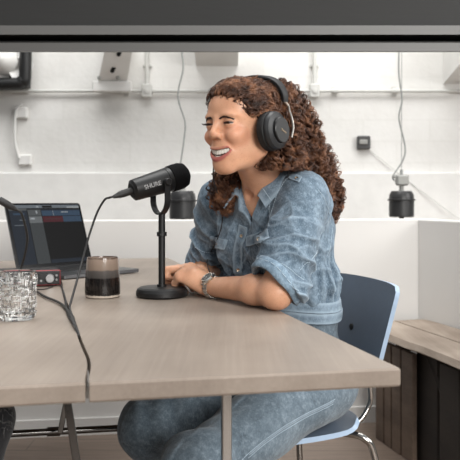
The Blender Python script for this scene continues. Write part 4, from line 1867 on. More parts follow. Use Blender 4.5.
def sleeve_end(S_, E_, tcut):
    ab = E_ - S_
    n_ = nrm(ab)
    return S_ + ab * tcut, n_


CUT_L, nCL = sleeve_end(SHL, ELL, .87)
nCL = nrm(nCL + A(-.35, .25, .10))          # the roll is cut obliquely
CUT_R, nCR = ELR + (WRR - ELR) * .22, nrm(WRR - ELR)


def sleeves(Q):
    a = cap(Q, SHL, SHL + (ELL - SHL) * .55, .061, .060)
    a = smin(a, cap(Q, SHL + (ELL - SHL) * .5, ELL, .060, .056), .02)
    a = smax(a, (Q - CUT_L) @ nCL, .006)
    b = cap(Q, ELR, WRR, .055, .050)
    b = smax(b, (Q - CUT_R) @ nCR, .006)
    b = smin(b, cap(Q, SHR, ELR, .058, .055), .02)
    return a, b


VT = NK0 + TR @ A(.055, 0, -.005)


def shirt_field(Q):
    d = torso_field(Q)
    a, b = sleeves(Q)
    d = smin(d, a, .022)
    d = smin(d, b, .022)
    d = d - .003 + folds(Q)
    d = smax(d, WA[2] + .012 - Q[:, 2], .004)
    # open neck
    t = (Q - NK0) @ TR
    d = smax(d, -(np.linalg.norm(np.stack([t[:, 0] - .000, t[:, 1], t[:, 2] - .045], 1) / np.array([1, 1.0, 1.0]), axis=1) - .066), .006)
    wv_ = .046 * np.clip((t[:, 2] + .105) / .105, 0, 1.5)
    vv_ = np.maximum(np.abs(t[:, 1] - .004) - wv_, 0.012 - t[:, 0])
    d = smax(d, -vv_, .005)
    # cut away what the elbow shows
    d = smax(d, -(arm_field(Q) + np.where(((Q - CUT_L) @ nCL > -.002) | (((Q - CUT_R) @ nCR > -.002) & (np.linalg.norm(Q - CUT_R - nCR * .06, axis=1) < .085) & (Q[:, 2] < .85)), -.001, .1)), .001)
    return d


V_, Qd = surface_nets(shirt_field, grid(-.17, .34, .0028 * DETAIL), grid(1.46, 2.14, .0028 * DETAIL), grid(.67, 1.08, .0028 * DETAIL))
shirt = link('denim_shirt', V_, Qd, M_denim, person, sharp=None)


def stitch(pts, fn, name, parent, r=.0009, off=.0006, mt=None, n=10, dash=True):
    p = onto(fn, spline(pts, n), off)
    L_ = np.r_[0, np.cumsum(np.linalg.norm(np.diff(p, axis=0), axis=1))]
    m_ = M()
    if dash:
        s = 0.0
        while s < L_[-1] - .002:
            q_ = np.array([[np.interp(x, L_, p[:, k]) for k in range(3)] for x in np.linspace(s, min(s + .0042, L_[-1]), 3)])
            m_.tube(q_, r, 4)
            s += .0058
    else:
        m_.tube(p, r, 6)
    return m_.build(name, mt or M_thread, parent)


def pix(fn, pts, off=0.0):
    pts = np.array(pts, float)
    return ray_onto(fn, pts[:, 0], pts[:, 1], off)


def patch(corners, fn, name, parent, th=.003, off=.002, nu=14, nv=10, mt=None, bulge=0.0):
    """a cloth piece between four picture corners, lying on the garment"""
    a, b, c, d = [np.array(k, float) for k in corners]
    uu_, vv_ = np.meshgrid(np.linspace(0, 1, nu), np.linspace(0, 1, nv), indexing='ij')
    pp = (a * (1 - uu_[..., None]) * (1 - vv_[..., None]) + b * uu_[..., None] * (1 - vv_[..., None]) + c * uu_[..., None] * vv_[..., None] + d * (1 - uu_[..., None]) * vv_[..., None])
    w_ = pix(fn, pp.reshape(-1, 2))
    w_ = onto(fn, w_, off, 3)
    if bulge:
        w_ = w_ + grad(fn, w_) * (bulge * vv_.ravel()[:, None])
    m_ = M()
    m_.sheet(w_.reshape(nu, nv, 3), th)
    return m_.build(name, mt or M_denim, parent, sharp=60)


# turned-up cuffs
def cuff(c_, n_, r0, hgt, name):
    Rk_ = frame(n_)
    na_ = 72
    prof_ = [(-.004, .000), (.0005, .0025), (.004, .001), (.0055, -.006), (.0055, -hgt * .6), (.0048, -hgt), (.0020, -hgt - .0015), (-.003, -hgt + .002)]
    v_, f_ = [], []
    for j, (dr, dz_) in enumerate(prof_):
        for i in range(na_):
            a_ = 2 * math.pi * i / na_
            rr_ = r0 + dr + .0024 * math.sin(a_ * 3 + 1) + .0012 * math.sin(a_ * 7 + j * .5) + .0006 * math.sin(a_ * 17 + j)
            zz_ = dz_ + .0035 * math.sin(a_ * 2 + .7) + .0012 * math.sin(a_ * 5 + j * .4)
            v_.append(c_ + Rk_ @ A(rr_ * math.cos(a_), rr_ * math.sin(a_), zz_))
    k_ = len(prof_)
    for j in range(k_):
        for i in range(na_):
            j2 = (j + 1) % k_
            f_.append((j * na_ + i, j * na_ + (i + 1) % na_, j2 * na_ + (i + 1) % na_, j2 * na_ + i))
    m_ = M()
    m_.add(v_, f_)
    o_ = m_.build(name, M_inside, shirt, sharp=70)
    m_ = M()
    for i in range(0, na_):
        if i % 3 == 2:
            continue
        p0, p1 = v_[na_ * 4 + i], v_[na_ * 4 + (i + 1) % na_]
        d_ = nrm(p0 - c_) * .0005
        m_.tube([p0 + d_, p1 + d_], .0006, 4)
    m_.build('stitching', M_thread, o_)


cuff(SHL + (ELL - SHL) * .90 + A(-.010, -.004, -.004), nCL, .0600, .026, 'cuff')
cuff(CUT_R, nCR, .0535, .024, 'cuff')

# placket, pockets, seams, shoulder tab
pk = pix(shirt_field, [(243.5, 226), (241, 240), (238.5, 256), (237.5, 272), (238, 288)])
pk = onto(shirt_field, spline(pk, 6), .002)
m = M()
side = np.cross(np.gradient(pk, axis=0), grad(shirt_field, pk))
side /= np.linalg.norm(side, axis=1)[:, None]
m.sheet(np.stack([onto(shirt_field, pk + side * s, .0022, 3) for s in (-.014, -.007, 0, .007, .014)], 1), .003)
m.build('placket', M_denim, shirt, sharp=60)
M_snap = mat('snap_button_metal', srgb(196, 178, 156), .25, .9, var=.1, scale=90)
fl1 = patch([(247, 237), (268, 229), (270, 239), (248, 247)], shirt_field, 'pocket_flap', shirt, bulge=.003)
fl2 = patch([(211, 236), (228, 240), (226, 249), (209, 247)], shirt_field, 'pocket_flap', shirt, bulge=.003)
for nm, pts in (('stitching', [(247.5, 238), (268, 230)]), ('stitching', [(248, 245.5), (259, 242), (269.5, 237.5)]),
                ('stitching', [(212, 246.5), (225.5, 248)]), ('stitching', [(290, 176.5), (283, 184), (277, 195), (272, 210), (269, 226)]),
                ('stitching', [(287, 175), (280, 183), (274.5, 194), (269.5, 210), (266.5, 226)]),
                ('stitching', [(318, 190), (327, 206), (331, 224), (331, 240), (327, 256)]),
                ('stitching', [(243, 262), (240.5, 275), (241, 287)]),
                ('stitching', [(258, 267), (272, 272), (287, 282), (299, 292)]),
                ('stitching', [(257, 258), (274, 262), (291, 270), (304, 280)]),
                ('stitching', [(300, 270), (309, 262), (317, 250)]),
                ('stitching', [(195, 247), (204, 252), (214, 253)])):
    stitch(pix(shirt_field, pts), shirt_field, nm, shirt, .0007)
for (x, y, r) in ((254.3, 201.5, .0062), (241.5, 236, .0045), (258.5, 239, .0045), (238, 270, .0045), (218, 244.5, .0045), (296.5, 178.5, .0048)):
    p = pix(shirt_field, [(x, y)], .003)
    if x == 254.3:
        p = p + A(0, -.012, 0)
    n_ = grad(shirt_field, p)[0]
    n_ = nrm(n_ + A(0, -.4, 0))
    m = M()
    m.lathe([(r, -.002), (r, .001), (r * .85, .0022), (r * .5, .0016), (0, .0014)], p[0], frame(n_), 16)
    m.build('snap_button', M_snap, shirt)
tabp = patch([(289, 172.5), (302, 177.5), (299, 183), (290, 179.5)], shirt_field, 'shoulder_tab', shirt, .003, .003, 10, 6)


# collar: two folded leaves standing round the neck
def leaf(rows, name):
    G_ = np.array([spline(r_, 5) for r_ in rows])
    G_ = np.array([spline(G_[:, j], 5) for j in range(G_.shape[1])])
    m_ = M()
    m_.sheet(G_, .0042)
    o_ = m_.build(name, M_denim, shirt, sharp=60)
    m_ = M()
    for fac in (-3,):
        e_ = G_[:, fac]
        m_.tube(e_ + A(0, -.0024, .0008), .0008, 4)
    m_.build('stitching', M_thread, o_)
    return o_


nkp = lambda f_, l_, u_: NK0 + TR @ A(f_, l_ * 1.06, u_ * 1.05 + .012)
leaf([[nkp(-.058, .000, .020), nkp(-.066, .004, .040), nkp(-.082, .008, .014)],
      [nkp(-.036, .050, .018), nkp(-.040, .056, .036), nkp(-.056, .082, .008)],
      [nkp(.006, .056, .006), nkp(.006, .062, .022), nkp(.004, .092, -.012)],
      [nkp(.046, .046, -.022), nkp(.050, .052, -.012), nkp(.054, .084, -.040)],
      [nkp(.072, .032, -.050), nkp(.078, .040, -.048), nkp(.086, .066, -.072)]], 'collar')
leaf([[nkp(-.058, .000, .020), nkp(-.066, -.004, .040), nkp(-.082, -.008, .014)],
      [nkp(-.036, -.050, .018), nkp(-.040, -.056, .036), nkp(-.056, -.082, .008)],
      [nkp(.006, -.056, .006), nkp(.006, -.062, .022), nkp(.006, -.090, -.012)],
      [nkp(.046, -.044, -.022), nkp(.050, -.052, -.010), nkp(.058, -.080, -.040)],
      [nkp(.074, -.028, -.050), nkp(.082, -.036, -.046), nkp(.092, -.062, -.074)]], 'collar')


# jeans
def jean_folds(Q):
    o = np.zeros(len(Q))
    for S_, E_, k in ((HIPL, KNL, 0), (HIPR, KNR, 2)):
        ab = E_ - S_
        L_ = np.linalg.norm(ab)
        t = ((Q - S_) @ ab) / L_ / L_
        rel = Q - S_ - t[:, None] * ab
        ex = nrm(np.cross(ab, (0, 0, 1)))
        ey = np.cross(ab / L_, ex)
        an = np.arctan2(rel @ ex, rel @ ey)
        dist = np.linalg.norm(rel, axis=1)
        w_ = np.exp(-(np.maximum(dist - .10, 0) / .02) ** 2) * np.clip((t + .1) * 3, 0, 1) * np.clip((1.3 - t) * 4, 0, 1)
        o += w_ * (.0035 * np.sin(t * 14 + 2.0 * np.sin(an * 1.5 + k) + an * 1.5) + .003 * np.exp(-((t - 1) / .25) ** 2) * np.sin(t * 38 + 2 * np.sin(an * 2 + k)))
    return o


def jeans_field(Q):
    d = leg_field(Q)
    d = smin(d, ell(Q, WA - A(0, 0, .02), (.092, .120, .09), WR_), .05)
    d = d - .003 + jean_folds(Q)
    d = smax(d, Q[:, 2] - (WA[2] + .014), .003)
    d = smax(d, .10 - Q[:, 2], .003)
    return d


V_, Qd = surface_nets(jeans_field, grid(-.34, .36, .0036), grid(1.34, 2.09, .0036), graded(.09, .72, [(.34, .009), (.73, .0036)]))
jeans = link('jeans', V_, Qd, M_jeans, person, sharp=None)
for pts in ([(335, 399), (318, 408), (300, 417), (283, 427), (266, 439), (250, 452), (240, 462)], [(333, 404), (316, 412.5), (298, 422), (280, 433), (262, 446), (248, 458)]):
    stitch(pix(jeans_field, pts), jeans_field, 'stitching', jeans, .0006)
stitch(pix(jeans_field, [(334, 401.5), (317, 410.3), (299, 419.5), (281.5, 430), (264, 442.5), (249, 455)]), jeans_field, 'side_seam', jeans, .0015, -.0006, M_jeans, dash=False)
# shoes
m = M()
M_shoe = mat('shoe_white', srgb(210, 208, 204), .5, var=.04, scale=40)


def shoe_field(Q):
    d = None
    for a in (ANL, ANR):
        toe = a + A(-.14, -.065, -.044)
        x = smin(cap(Q, a + A(.025, .012, -.042), toe, .041, .036), cap(Q, a + A(0, 0, -.02), a + A(.01, .005, -.045), .045, .045), .03)
        x = smax(x, .002 - Q[:, 2], .004)
        x = smax(x, Q[:, 2] - .095, .004)
        d = x if d is None else np.minimum(d, x)
    return d


for a in (ANL, ANR):
    V_, Qd = surface_nets(lambda Q, a=a: np.maximum(shoe_field(Q), np.linalg.norm(Q - a - A(-.06, -.03, 0), axis=1) - .19), grid(a[0] - .21, a[0] + .09, .007), grid(a[1] - .14, a[1] + .09, .007), grid(-.01, .12, .006))
    link('shoe', V_, Qd, M_shoe, person, sharp=None)


# belt of the same cloth round the waist, tied in two bands
def belt_ring(z0, hgt, off, name, mt):
    m_ = M()
    n_ = 96
    a = np.linspace(0, 2 * math.pi, n_, endpoint=False)
    rows_ = []
    for z_ in np.linspace(z0 - hgt / 2, z0 + hgt / 2, 5):
        q_ = WA[None] + (WR_ @ np.stack([.10 * np.cos(a), .13 * np.sin(a), 0 * a])).T
        q_[:, 2] = z_ + .004 * np.sin(a * 2 + 1)
        base_f = lambda Q: smin(torso_field(Q), ell(Q, WA - A(0, 0, .02), (.092, .120, .09), WR_), .03)
        for _ in range(5):
            g_ = grad(base_f, q_)
            g_[:, 2] = 0
            q_ = q_ - g_ * (base_f(q_) - off)[:, None] * .8
        rows_.append(q_)
    G_ = np.array(rows_)
    G_ = np.concatenate([G_, G_[:, :1]], 1)
    m_.sheet(G_.transpose(1, 0, 2), .004)
    return m_.build(name, mt, person, sharp=60)


belt_ring(WA[2] + .0105, .024, .002, 'waistband', M_denim)
bl = belt_ring(WA[2] - .0150, .024, .004, 'cloth_belt', M_denim)

# ------------------------------------------------------------------ hair
M_hair = NT('curly_hair')
v = M_hair.coords()
hc = M_hair.ramp(M_hair.noise(v, 34, 4, .6), [(.32, srgb(46, 29, 21)), (.5, srgb(94, 61, 43)), (.70, srgb(160, 113, 82))])
M_hair.l(hc, M_hair.b.inputs['Base Color'])
M_hair.b.inputs['Roughness'].default_value = .42
M_hair.b.inputs['Specular IOR Level'].default_value = .45
M_hairin = mat('hair_depth', srgb(46, 30, 23), .8, var=.3, scale=60)

BLOB = []


def blob(px, py, Y, r, ry=None):
    s_ = Y / F
    BLOB.append((P(px, py, Y), (r[0] * s_, ry if ry else r[0] * s_, r[1] * s_)))


blob(279, 120, 1.72, (25, 28), .070)
blob(292, 140, 1.75, (25, 28), .070)
blob(300, 162, 1.78, (24, 27), .068)
blob(312, 178, 1.80, (20, 25), .060)
blob(326, 196, 1.82, (14, 20), .045)
blob(280, 155, 1.68, (22, 22), .050)
blob(270, 168, 1.665, (13, 13), .032)
blob(268, 98, 1.70, (26, 16), .075)
blob(224, 190, 1.80, (12, 20), .030)
blob(231, 176, 1.78, (13, 14), .030)


def scalp_cut(q):
    """negative where hair may grow: behind the hairline"""
    f, l, u = q.T
    return (f - .036) * .80 - (u + .012) * .60 * 1.0 - .0 + .10 * np.abs(l) * (u < .05)


def hair_field(Q, grow=0.0, skip=()):
    q = (Q - HC) @ HR
    c = ell(q, (-.002, 0, .027), (.0935, .0785, .0715))
    c = smin(c, ell(q, (.040, 0, .032), (.0550, .0600, .059)), .02)
    c = smax(c, scalp_cut(q), .006)
    c = smax(c, -.055 - q[:, 2], .01)
    d = c
    for k_, (cc_, rr_) in enumerate(BLOB):
        if k_ in skip:
            continue
        d = smin(d, ell(Q, cc_, rr_), .022)
    # leave the face and the garment free
    face_keep = ell(q, (.052, 0, -.030), (.060, .066, .085))
    d = smax(d, -face_keep, .008)
    d = smax(d, -(torso_field(Q) - .006), .006)
    return d - grow


def hair_bumpy(Q):
    x, y, z = Q.T
    fr_ = np.clip(((Q - HC) @ HF - .0) / .05, 0, 1) * (Q[:, 2] > HC[2])
    return hair_field(Q, 0.0, (5, 6)) + .007 - .0030 * fr_ + .003 * np.sin(x * 190 + 2 * np.sin(z * 120)) * np.sin(y * 170 + 1) * np.sin(z * 160 + 2)


V_, Qd = surface_nets(hair_bumpy, grid(-.06, .30, .004), grid(1.54, 1.92, .004), grid(.90, 1.29, .004))
hair = link('hair', V_, Qd, M_hairin, person, sharp=None)

# the line of the headphone band, which parts the hair
bandp = [hw(-.038, .086, .044), hw(-.037, .086, .062), hw(-.033, .076, .083), hw(-.030, .054, .098), hw(-.027, .024, .1055), hw(-.026, 0, .107),
         hw(-.027, -.024, .1055), hw(-.030, -.054, .098), hw(-.033, -.076, .083), hw(-.037, -.086, .062), hw(-.038, -.086, .044)]
BND = spline(bandp, 6)

# curls: helices that follow the outside of the hair
V2, Q2 = surface_nets(hair_field, grid(-.06, .30, .006), grid(1.54, 1.92, .006), grid(.90, 1.29, .006))
NLK, PER, NP = 2500, 6, 44
NS = NLK
r_ = np.random.default_rng(11)
_q = (V2 - HC) @ HR
_w = np.where((_q[:, 0] > -.01) & (_q[:, 2] > .015), 4.0, 1.0)
seed = V2[r_.choice(len(V2), NS, p=_w / _w.sum())] + r_.normal(0, .0025, (NS, 3))
q = (seed - HC) @ HR
vis = seed[:, 1] < 1.95
seed, q = seed[vis], q[vis]
NS = len(seed)
front = np.clip((q[:, 0] + .020) / .035, 0, 1) * (q[:, 2] > .0)         # close to the hairline: combed back
back_dir = -HF * .85 + HU * .25
down = A(.18, .06, -1)
length = np.where(front > .3, .075, .10) * r_.uniform(.6, 1.25, NS)
amp = np.where(front > .3, .0018, .0062) * r_.uniform(.7, 1.25, NS)
pitch = r_.uniform(.018, .030, NS)
ds = length / (NP - 1)
depth = r_.uniform(-.006, .007, NS) + (r_.random(NS) < .25) * r_.uniform(0, .013, NS)
depth = np.where(front > .3, r_.uniform(-.0008, .0045, NS), depth)
p = seed.copy()
path = np.zeros((NS, NP, 3))
wob = r_.normal(0, .35, (NS, 3))
for i in range(NP):
    path[:, i] = p
    g = grad(hair_field, p, .004)
    flow = front[:, None] * back_dir + (1 - front[:, None]) * down + wob * .55
    over = p[:, 2] < 1.0
    tg = flow - g * (np.sum(flow * g, 1))[:, None]
    low = np.linalg.norm(tg, axis=1) < .35
    tg = np.where(low[:, None], flow, tg)
    tg /= np.linalg.norm(tg, axis=1)[:, None] + 1e-9
    p = p + tg * ds[:, None]
    dd_ = hair_field(p) - depth
    p = p - g * np.clip(dd_, -.004, .004)[:, None] * np.where(low, 0, .6)[:, None]
tn = np.gradient(path, axis=1)
tn /= np.linalg.norm(tn, axis=2)[..., None] + 1e-9
ref = np.broadcast_to(nrm(A(.3, -1, .2)), tn.shape)
n1 = np.cross(tn, ref)
n1 /= np.linalg.norm(n1, axis=2)[..., None] + 1e-9
n2 = np.cross(tn, n1)
s_ = np.arange(NP)[None] * ds[:, None]
ph = 2 * np.pi * s_ / pitch[:, None] * r_.choice([-1, 1], NS)[:, None] + r_.uniform(0, 6.28, NS)[:, None]
grow = np.clip(s_ / .015, .15, 1)
cp = path + amp[:, None, None] * grow[..., None] * (np.cos(ph)[..., None] * n1 + np.sin(ph)[..., None] * n2)
# every lock is a few hairs that wind together
cp = (cp[:, None] + r_.normal(0, .0011, (NS, PER, 1, 3)) + np.cumsum(r_.normal(0, .00022, (NS, PER, NP, 3)), 2)).reshape(NS * PER, NP, 3)
NS = NS * PER
# keep curls off the face
qq = (cp.reshape(-1, 3) - HC) @ HR
onface = (ell(qq, (.052, 0, -.030), (.058, .064, .083)).reshape(NS, NP) < 0) & (scalp_cut(qq).reshape(NS, NP) > .006)
onface |= (scalp_cut(qq).reshape(NS, NP) > .005) & (qq[:, 2].reshape(NS, NP) > .02)
fr6 = np.repeat(front, PER) > .5
lead_ = onface.argmin(1)
for k in np.nonzero(fr6 & onface[:, 0] & (lead_ > 0) & (lead_ < 24))[0]:
    x_ = np.linspace(lead_[k], NP - 1, NP)
    cp[k] = np.stack([np.interp(x_, np.arange(NP), cp[k][:, j]) for j in range(3)], 1)
    onface[k, :lead_[k]] = False
fwd = (cp - NK0) @ TF
lat = (cp - NK0) @ TL
onchest = (fwd > -.012) & (cp[..., 2] < 1.045) & (lat > -.03)
onchest |= (lat < -.0) & (fwd > -.02) & (cp[..., 2] < .985 - .05 * r_.random((NS // PER, 1)).repeat(PER, 0))
lk = r_.random((NS // PER, 1)).repeat(PER, 0)
ontop = (lat > .03) & (cp[..., 2] < 1.035 - .05 * lk) & (fwd > -.075)
nearband = np.zeros((NS, NP), bool)
for k in range(0, NS, 600):
    dd_ = np.linalg.norm(cp[k:k + 600, :, None].astype(np.float32) - BND[None, None].astype(np.float32), axis=3).min(2)
    nearband[k:k + 600] = dd_ < .0105
fl_ = ((cp - HC) @ HR)
onface |= (fl_[..., 0] > .094) | ((fl_[..., 1] < -.050) & (fl_[..., 0] > .050) & (fl_[..., 2] > 0))
fly = np.zeros((NS, NP), bool)
for k in range(0, NS, 1500):
    fly[k:k + 1500] = hair_field(cp[k:k + 1500].reshape(-1, 3)).reshape(-1, NP) > .028
bad = nearband | onface | fly | onchest | ontop | (cp[..., 2] < .955 - .05 * r_.random((NS // PER, 1)).repeat(PER, 0))
first = np.where(bad.any(1), bad.argmax(1), NP)
ok = first > 4
cp, first = cp[ok], first[ok]
NS = len(cp)
for k in np.nonzero(first < NP)[0]:
    x_ = np.linspace(0, first[k] - 1, NP)
    cp[k] = np.stack([np.interp(x_, np.arange(NP), cp[k][:, j]) for j in range(3)], 1)
rad = r_.uniform(.00045, .0009, NS)[:, None] * np.clip(np.minimum(1, (NP - np.arange(NP)) / 10.0), .25, 1)[None]
tn = np.gradient(cp, axis=1)
tn /= np.linalg.norm(tn, axis=2)[..., None] + 1e-9
n1 = np.cross(tn, np.broadcast_to(nrm(A(.31, -.9, .27)), tn.shape))
n1 /= np.linalg.norm(n1, axis=2)[..., None] + 1e-9
n2 = np.cross(tn, n1)
SD = 3
ring_ = [cp + rad[..., None] * (math.cos(a) * n1 + math.sin(a) * n2) for a in np.arange(SD) * 2 * math.pi / SD]
VV = np.stack(ring_, 2).reshape(-1, 3)
idx = np.arange(NS * NP * SD).reshape(NS, NP, SD)
fq = np.stack([idx[:, :-1, :], np.roll(idx[:, :-1, :], -1, 2), np.roll(idx[:, 1:, :], -1, 2), idx[:, 1:, :]], -1).reshape(-1, 4)
link('curls', VV, fq, M_hair.m, hair, sharp=None)

# ------------------------------------------------------------------ earring on the far ear
m = M()
m.tube([hw(.012, -.078, -.050) + HF * .011 * math.cos(a) + A(0, 0, .011 * math.sin(a)) for a in np.linspace(0, 2 * math.pi, 20, endpoint=False)], .0022, 8, closed=True)
tag(m.build('earring', mat('gold', srgb(214, 186, 140), .25, 1.0, var=.05, scale=60), base=hw(.012, -.078, -.06)), 'small gold hoop earring glinting below the chin beside the hair', 'earring')

# ------------------------------------------------------------------ headphones
CUPC = hw(.000, .082, -.010)
hp = thing('headphones', hw(0, 0, .1), 'black over ear headphones with silver yoke worn over the curly hair', 'headphones')
M_cup = mat('headphone_black', srgb(20, 20, 21), .42, var=.06, scale=60)
M_cup2 = mat('headphone_charcoal', srgb(30, 31, 33), .45, var=.06, scale=60)
M_yoke = mat('bright_silver', srgb(235, 228, 218), .3, 1.0, var=.04, scale=90)
M_pad = mat('ear_pad_leather', srgb(13, 13, 14), .6, var=.2, scale=120, bump=.3)
for s in (1, -1):
    c0 = hw(.006, .077, -.021) if s > 0 else hw(-.020, -.066, -.020)
    outd = nrm(HL_ * s - HF * .16 + HU * .05)
    Rc = frame(outd, HU)
    m = M()
    m.lathe([(.020, -.010), (.036, -.010), (.0435, -.006), (.0445, .001), (.0435, .008), (.038, .012), (0, .012)], c0, Rc, 44)
    m.build('ear_pad', M_pad, hp)
    m = M()
    m.lathe([(.0, .010), (.0405, .010), (.0425, .013), (.0425, .017), (.0395, .0225), (.031, .0265), (0, .0265)], c0, Rc, 48)
    m.build('ear_cup', M_cup2, hp, sharp=25)
    m = M()
    m.lathe([(.0, .025), (.0285, .025), (.0285, .0305), (.027, .032), (0, .032)], c0 - HF * .003, Rc, 44)
    m.build('cap_disc', M_cup, hp, sharp=25)
    if s == 1:
        text('SHURE', .0072, c0 - HF * .006 - HU * .003 + outd * .0322, nrm(np.cross(HU * .9 - HF * .4, outd)), nrm(np.cross(outd, np.cross(HU * .9 - HF * .4, outd))), 'lettering', M_snap, hp, .0003)
    # silver yoke behind the cup
    yp = spline([hw(-.040, .082 * s, .046), hw(-.049, .085 * s, .035), hw(-.045, .092 * s, .022), hw(-.044, .099 * s, .006), hw(-.043, .103 * s, -.014), hw(-.034, .105 * s, -.036)], 8)
    m = M()
    m.tube(yp, np.linspace(.0060, .0036, len(yp)), 10, flat=.7)
    m.build('yoke', M_yoke, hp)
bp_ = spline(bandp, 8)
v_, f_ = [], []
nb_ = len(bp_)
cen = hw(-.03, 0, .02)
for i in range(nb_):
    tg = nrm(bp_[min(i + 1, nb_ - 1)] - bp_[max(i - 1, 0)])
    rd = bp_[i] - cen
    rd = nrm(rd - tg * rd.dot(tg))
    sd__ = np.cross(tg, rd)
    tt = abs(i / (nb_ - 1) - .5) * 2
    w_ = .0150 - .006 * tt ** 2
    for k in range(12):
        a = 2 * math.pi * k / 12
        v_.append(bp_[i] + rd * .0052 * np.sign(math.sin(a)) * abs(math.sin(a)) ** .7 + sd__ * w_ * np.sign(math.cos(a)) * abs(math.cos(a)) ** .6)
for i in range(nb_ - 1):
    for k in range(12):
        f_.append((i * 12 + k, (i + 1) * 12 + k, (i + 1) * 12 + (k + 1) % 12, i * 12 + (k + 1) % 12))
f_ += [tuple(range(12)), tuple((nb_ - 1) * 12 + 11 - k for k in range(12))]
m = M()
m.add(v_, f_)
m.build('headband', M_pad, hp)
# lead hanging from the far cup
hpc = hw(.004, -.100, -.050)


def lead(px, py, off=.003):
    return pix(shirt_field, [(px, py)], off)[0]


m = M()
m.tube(spline([hpc, P(213.2, 172, 1.735), P(213.5, 180, 1.74), P(216.5, 190, 1.74), lead(220, 203, .006), lead(222.5, 214), lead(221.5, 226), lead(217, 240), lead(211.5, 251), lead(207.5, 260, .004), P(208.5, 269, 1.84), P(213.5, 279, 1.84)], 8), .0014, 8)
m.build('lead', M_rubber, hp)

# ------------------------------------------------------------------ wristwatch
M_watch = mat('polished_steel', srgb(232, 228, 220), .22, 1.0, var=.05, scale=90)
wd = nrm(WRL - ELL)
wc = WRL - wd * .020
wn = nrm(A(-.15, -.68, .72))
wn = nrm(wn - wd * wn.dot(wd))
ws = np.cross(wd, wn)
wt = thing('wristwatch', wc - wn * .028, 'steel wristwatch with dark dial on the nearer wrist', 'watch')
R_w = .0262
nl = 26
m = M()
for k in range(nl):
    a = 2 * math.pi * k / nl
    rr = wn * math.cos(a) + ws * math.sin(a)
    tt_ = -wn * math.sin(a) + ws * math.cos(a)
    if math.cos(a) > .80:
        continue
    Rk = np.stack([wd, tt_, rr], 1)
    for w0 in (-.0060, 0, .0060):
        m.box(wc + rr * R_w * (1.0 if abs(math.sin(a)) < 2 else 1) + wd * w0, (.0056, .0060, .0030), Rk, bev=.0008)
m.build('bracelet', M_watch, wt)
Rk = frame(wn, wd)
cw = wc + wn * (R_w - .002)
m = M()
m.lathe([(.0, -.001), (.0160, -.001), (.0175, .002), (.0175, .006), (.0155, .0085), (.0140, .0085), (.0138, .007), (0, .007)], cw, Rk, 36)
for s in (-1, 1):
    m.box(cw + ws * s * .0165 + wn * .001, (.014, .009, .005), np.stack([wd, ws, wn], 1), bev=.0015)
m.lathe([(.0028, 0), (.0028, .004), (0, .004)], cw - wd * .0178 + wn * .004, frame(-wd), 12)
m.build('case', M_watch, wt, sharp=30)
m = M()
m.lathe([(0, .0071), (.0138, .0071), (.0138, .0074), (0, .0074)], cw, Rk, 30)
m.build('dial', mat('dial_dark', srgb(38, 42, 44), .25, var=.1, scale=200), wt)
m = M()
m.box(cw + wn * .0078 + wd * .003 + ws * .001, (.007, .0010, .0004), np.stack([nrm(wd + ws * .4), nrm(ws - wd * .4), wn], 1))
m.box(cw + wn * .0078 - ws * .004, (.0009, .009, .0004), np.stack([wd, ws, wn], 1))
m.build('hands', M_print, wt)

# ------------------------------------------------------------------ the second seated person, of whom a knee shows at the left edge
g2 = thing('person', A(-.98, 1.42, 0), 'person in dark ripped jeans whose knee shows below the left end of the table', 'person')
K2, K2b = A(-.484, 1.40, .556), A(-.585, 1.62, .55)
H2, H2b = A(-.93, 1.33, .53), A(-.93, 1.55, .53)
AN2, AN2b = A(-.575, 1.40, .08), A(-.66, 1.64, .08)
HD2 = A(-.95, 1.44, 1.22)


def guest_legs(Q):
    d = ell(Q, (-.96, 1.44, .56), (.13, .18, .12))
    for h_, k_, a_ in ((H2, K2, AN2), (H2b, K2b, AN2b)):
        d = smin(d, cap(Q, h_, k_, .088, .062), .03)
        d = smin(d, cap(Q, k_, a_, .060, .045), .02)
    return d


def guest_body(Q):
    d = guest_legs(Q) + .008
    d = smin(d, ell(Q, (-.99, 1.44, .82), (.11, .16, .28)), .05)
    d = smin(d, cap(Q, (-.97, 1.27, 1.01), (-.97, 1.61, 1.01), .055), .05)
    d = smin(d, cap(Q, (-.97, 1.44, 1.03), HD2 - A(.01, 0, .05), .055), .02)
    d = smin(d, ell(Q, HD2, (.095, .075, .115)), .02)
    d = smin(d, cap(Q, HD2 + A(.085, 0, .01), HD2 + A(.112, 0, -.03), .010, .014), .012)
    d = smin(d, ell(Q, HD2 + A(.05, 0, -.075), (.045, .045, .045)), .02)
    for s_ in (-1, 1):
        y_ = 1.44 + s_ * .19
        el = A(-.90, y_ + s_ * .03, .76)
        ha_ = A(-.74, y_ - s_ * .05, .655)
        d = smin(d, cap(Q, (-.97, y_, 1.0), el, .050, .040), .02)
        d = smin(d, cap(Q, el, ha_, .038, .028), .01)
        for j in range(4):
            b_ = ha_ + A(.03, s_ * (.026 - .017 * j), .0)
            d = smin(d, cap(Q, ha_, b_, .020, .012), .006)
            d = smin(d, cap(Q, b_, b_ + A(.045, 0, -.002), .0095, .008), .003)
            d = smin(d, cap(Q, b_ + A(.045, 0, -.002), b_ + A(.065, 0, -.018), .008, .007), .003)
        d = smin(d, cap(Q, ha_, ha_ + A(.035, -s_ * .045, .0), .012, .009), .004)
        d = smin(d, sph(Q, HD2 + A(-.005, s_ * .074, -.005), .016), .006)
        an_ = AN2 if s_ < 0 else AN2b
        d = smin(d, cap(Q, an_ + A(-.02, 0, -.045), an_ + A(.13, 0, -.05), .034, .026), .02)
    return d


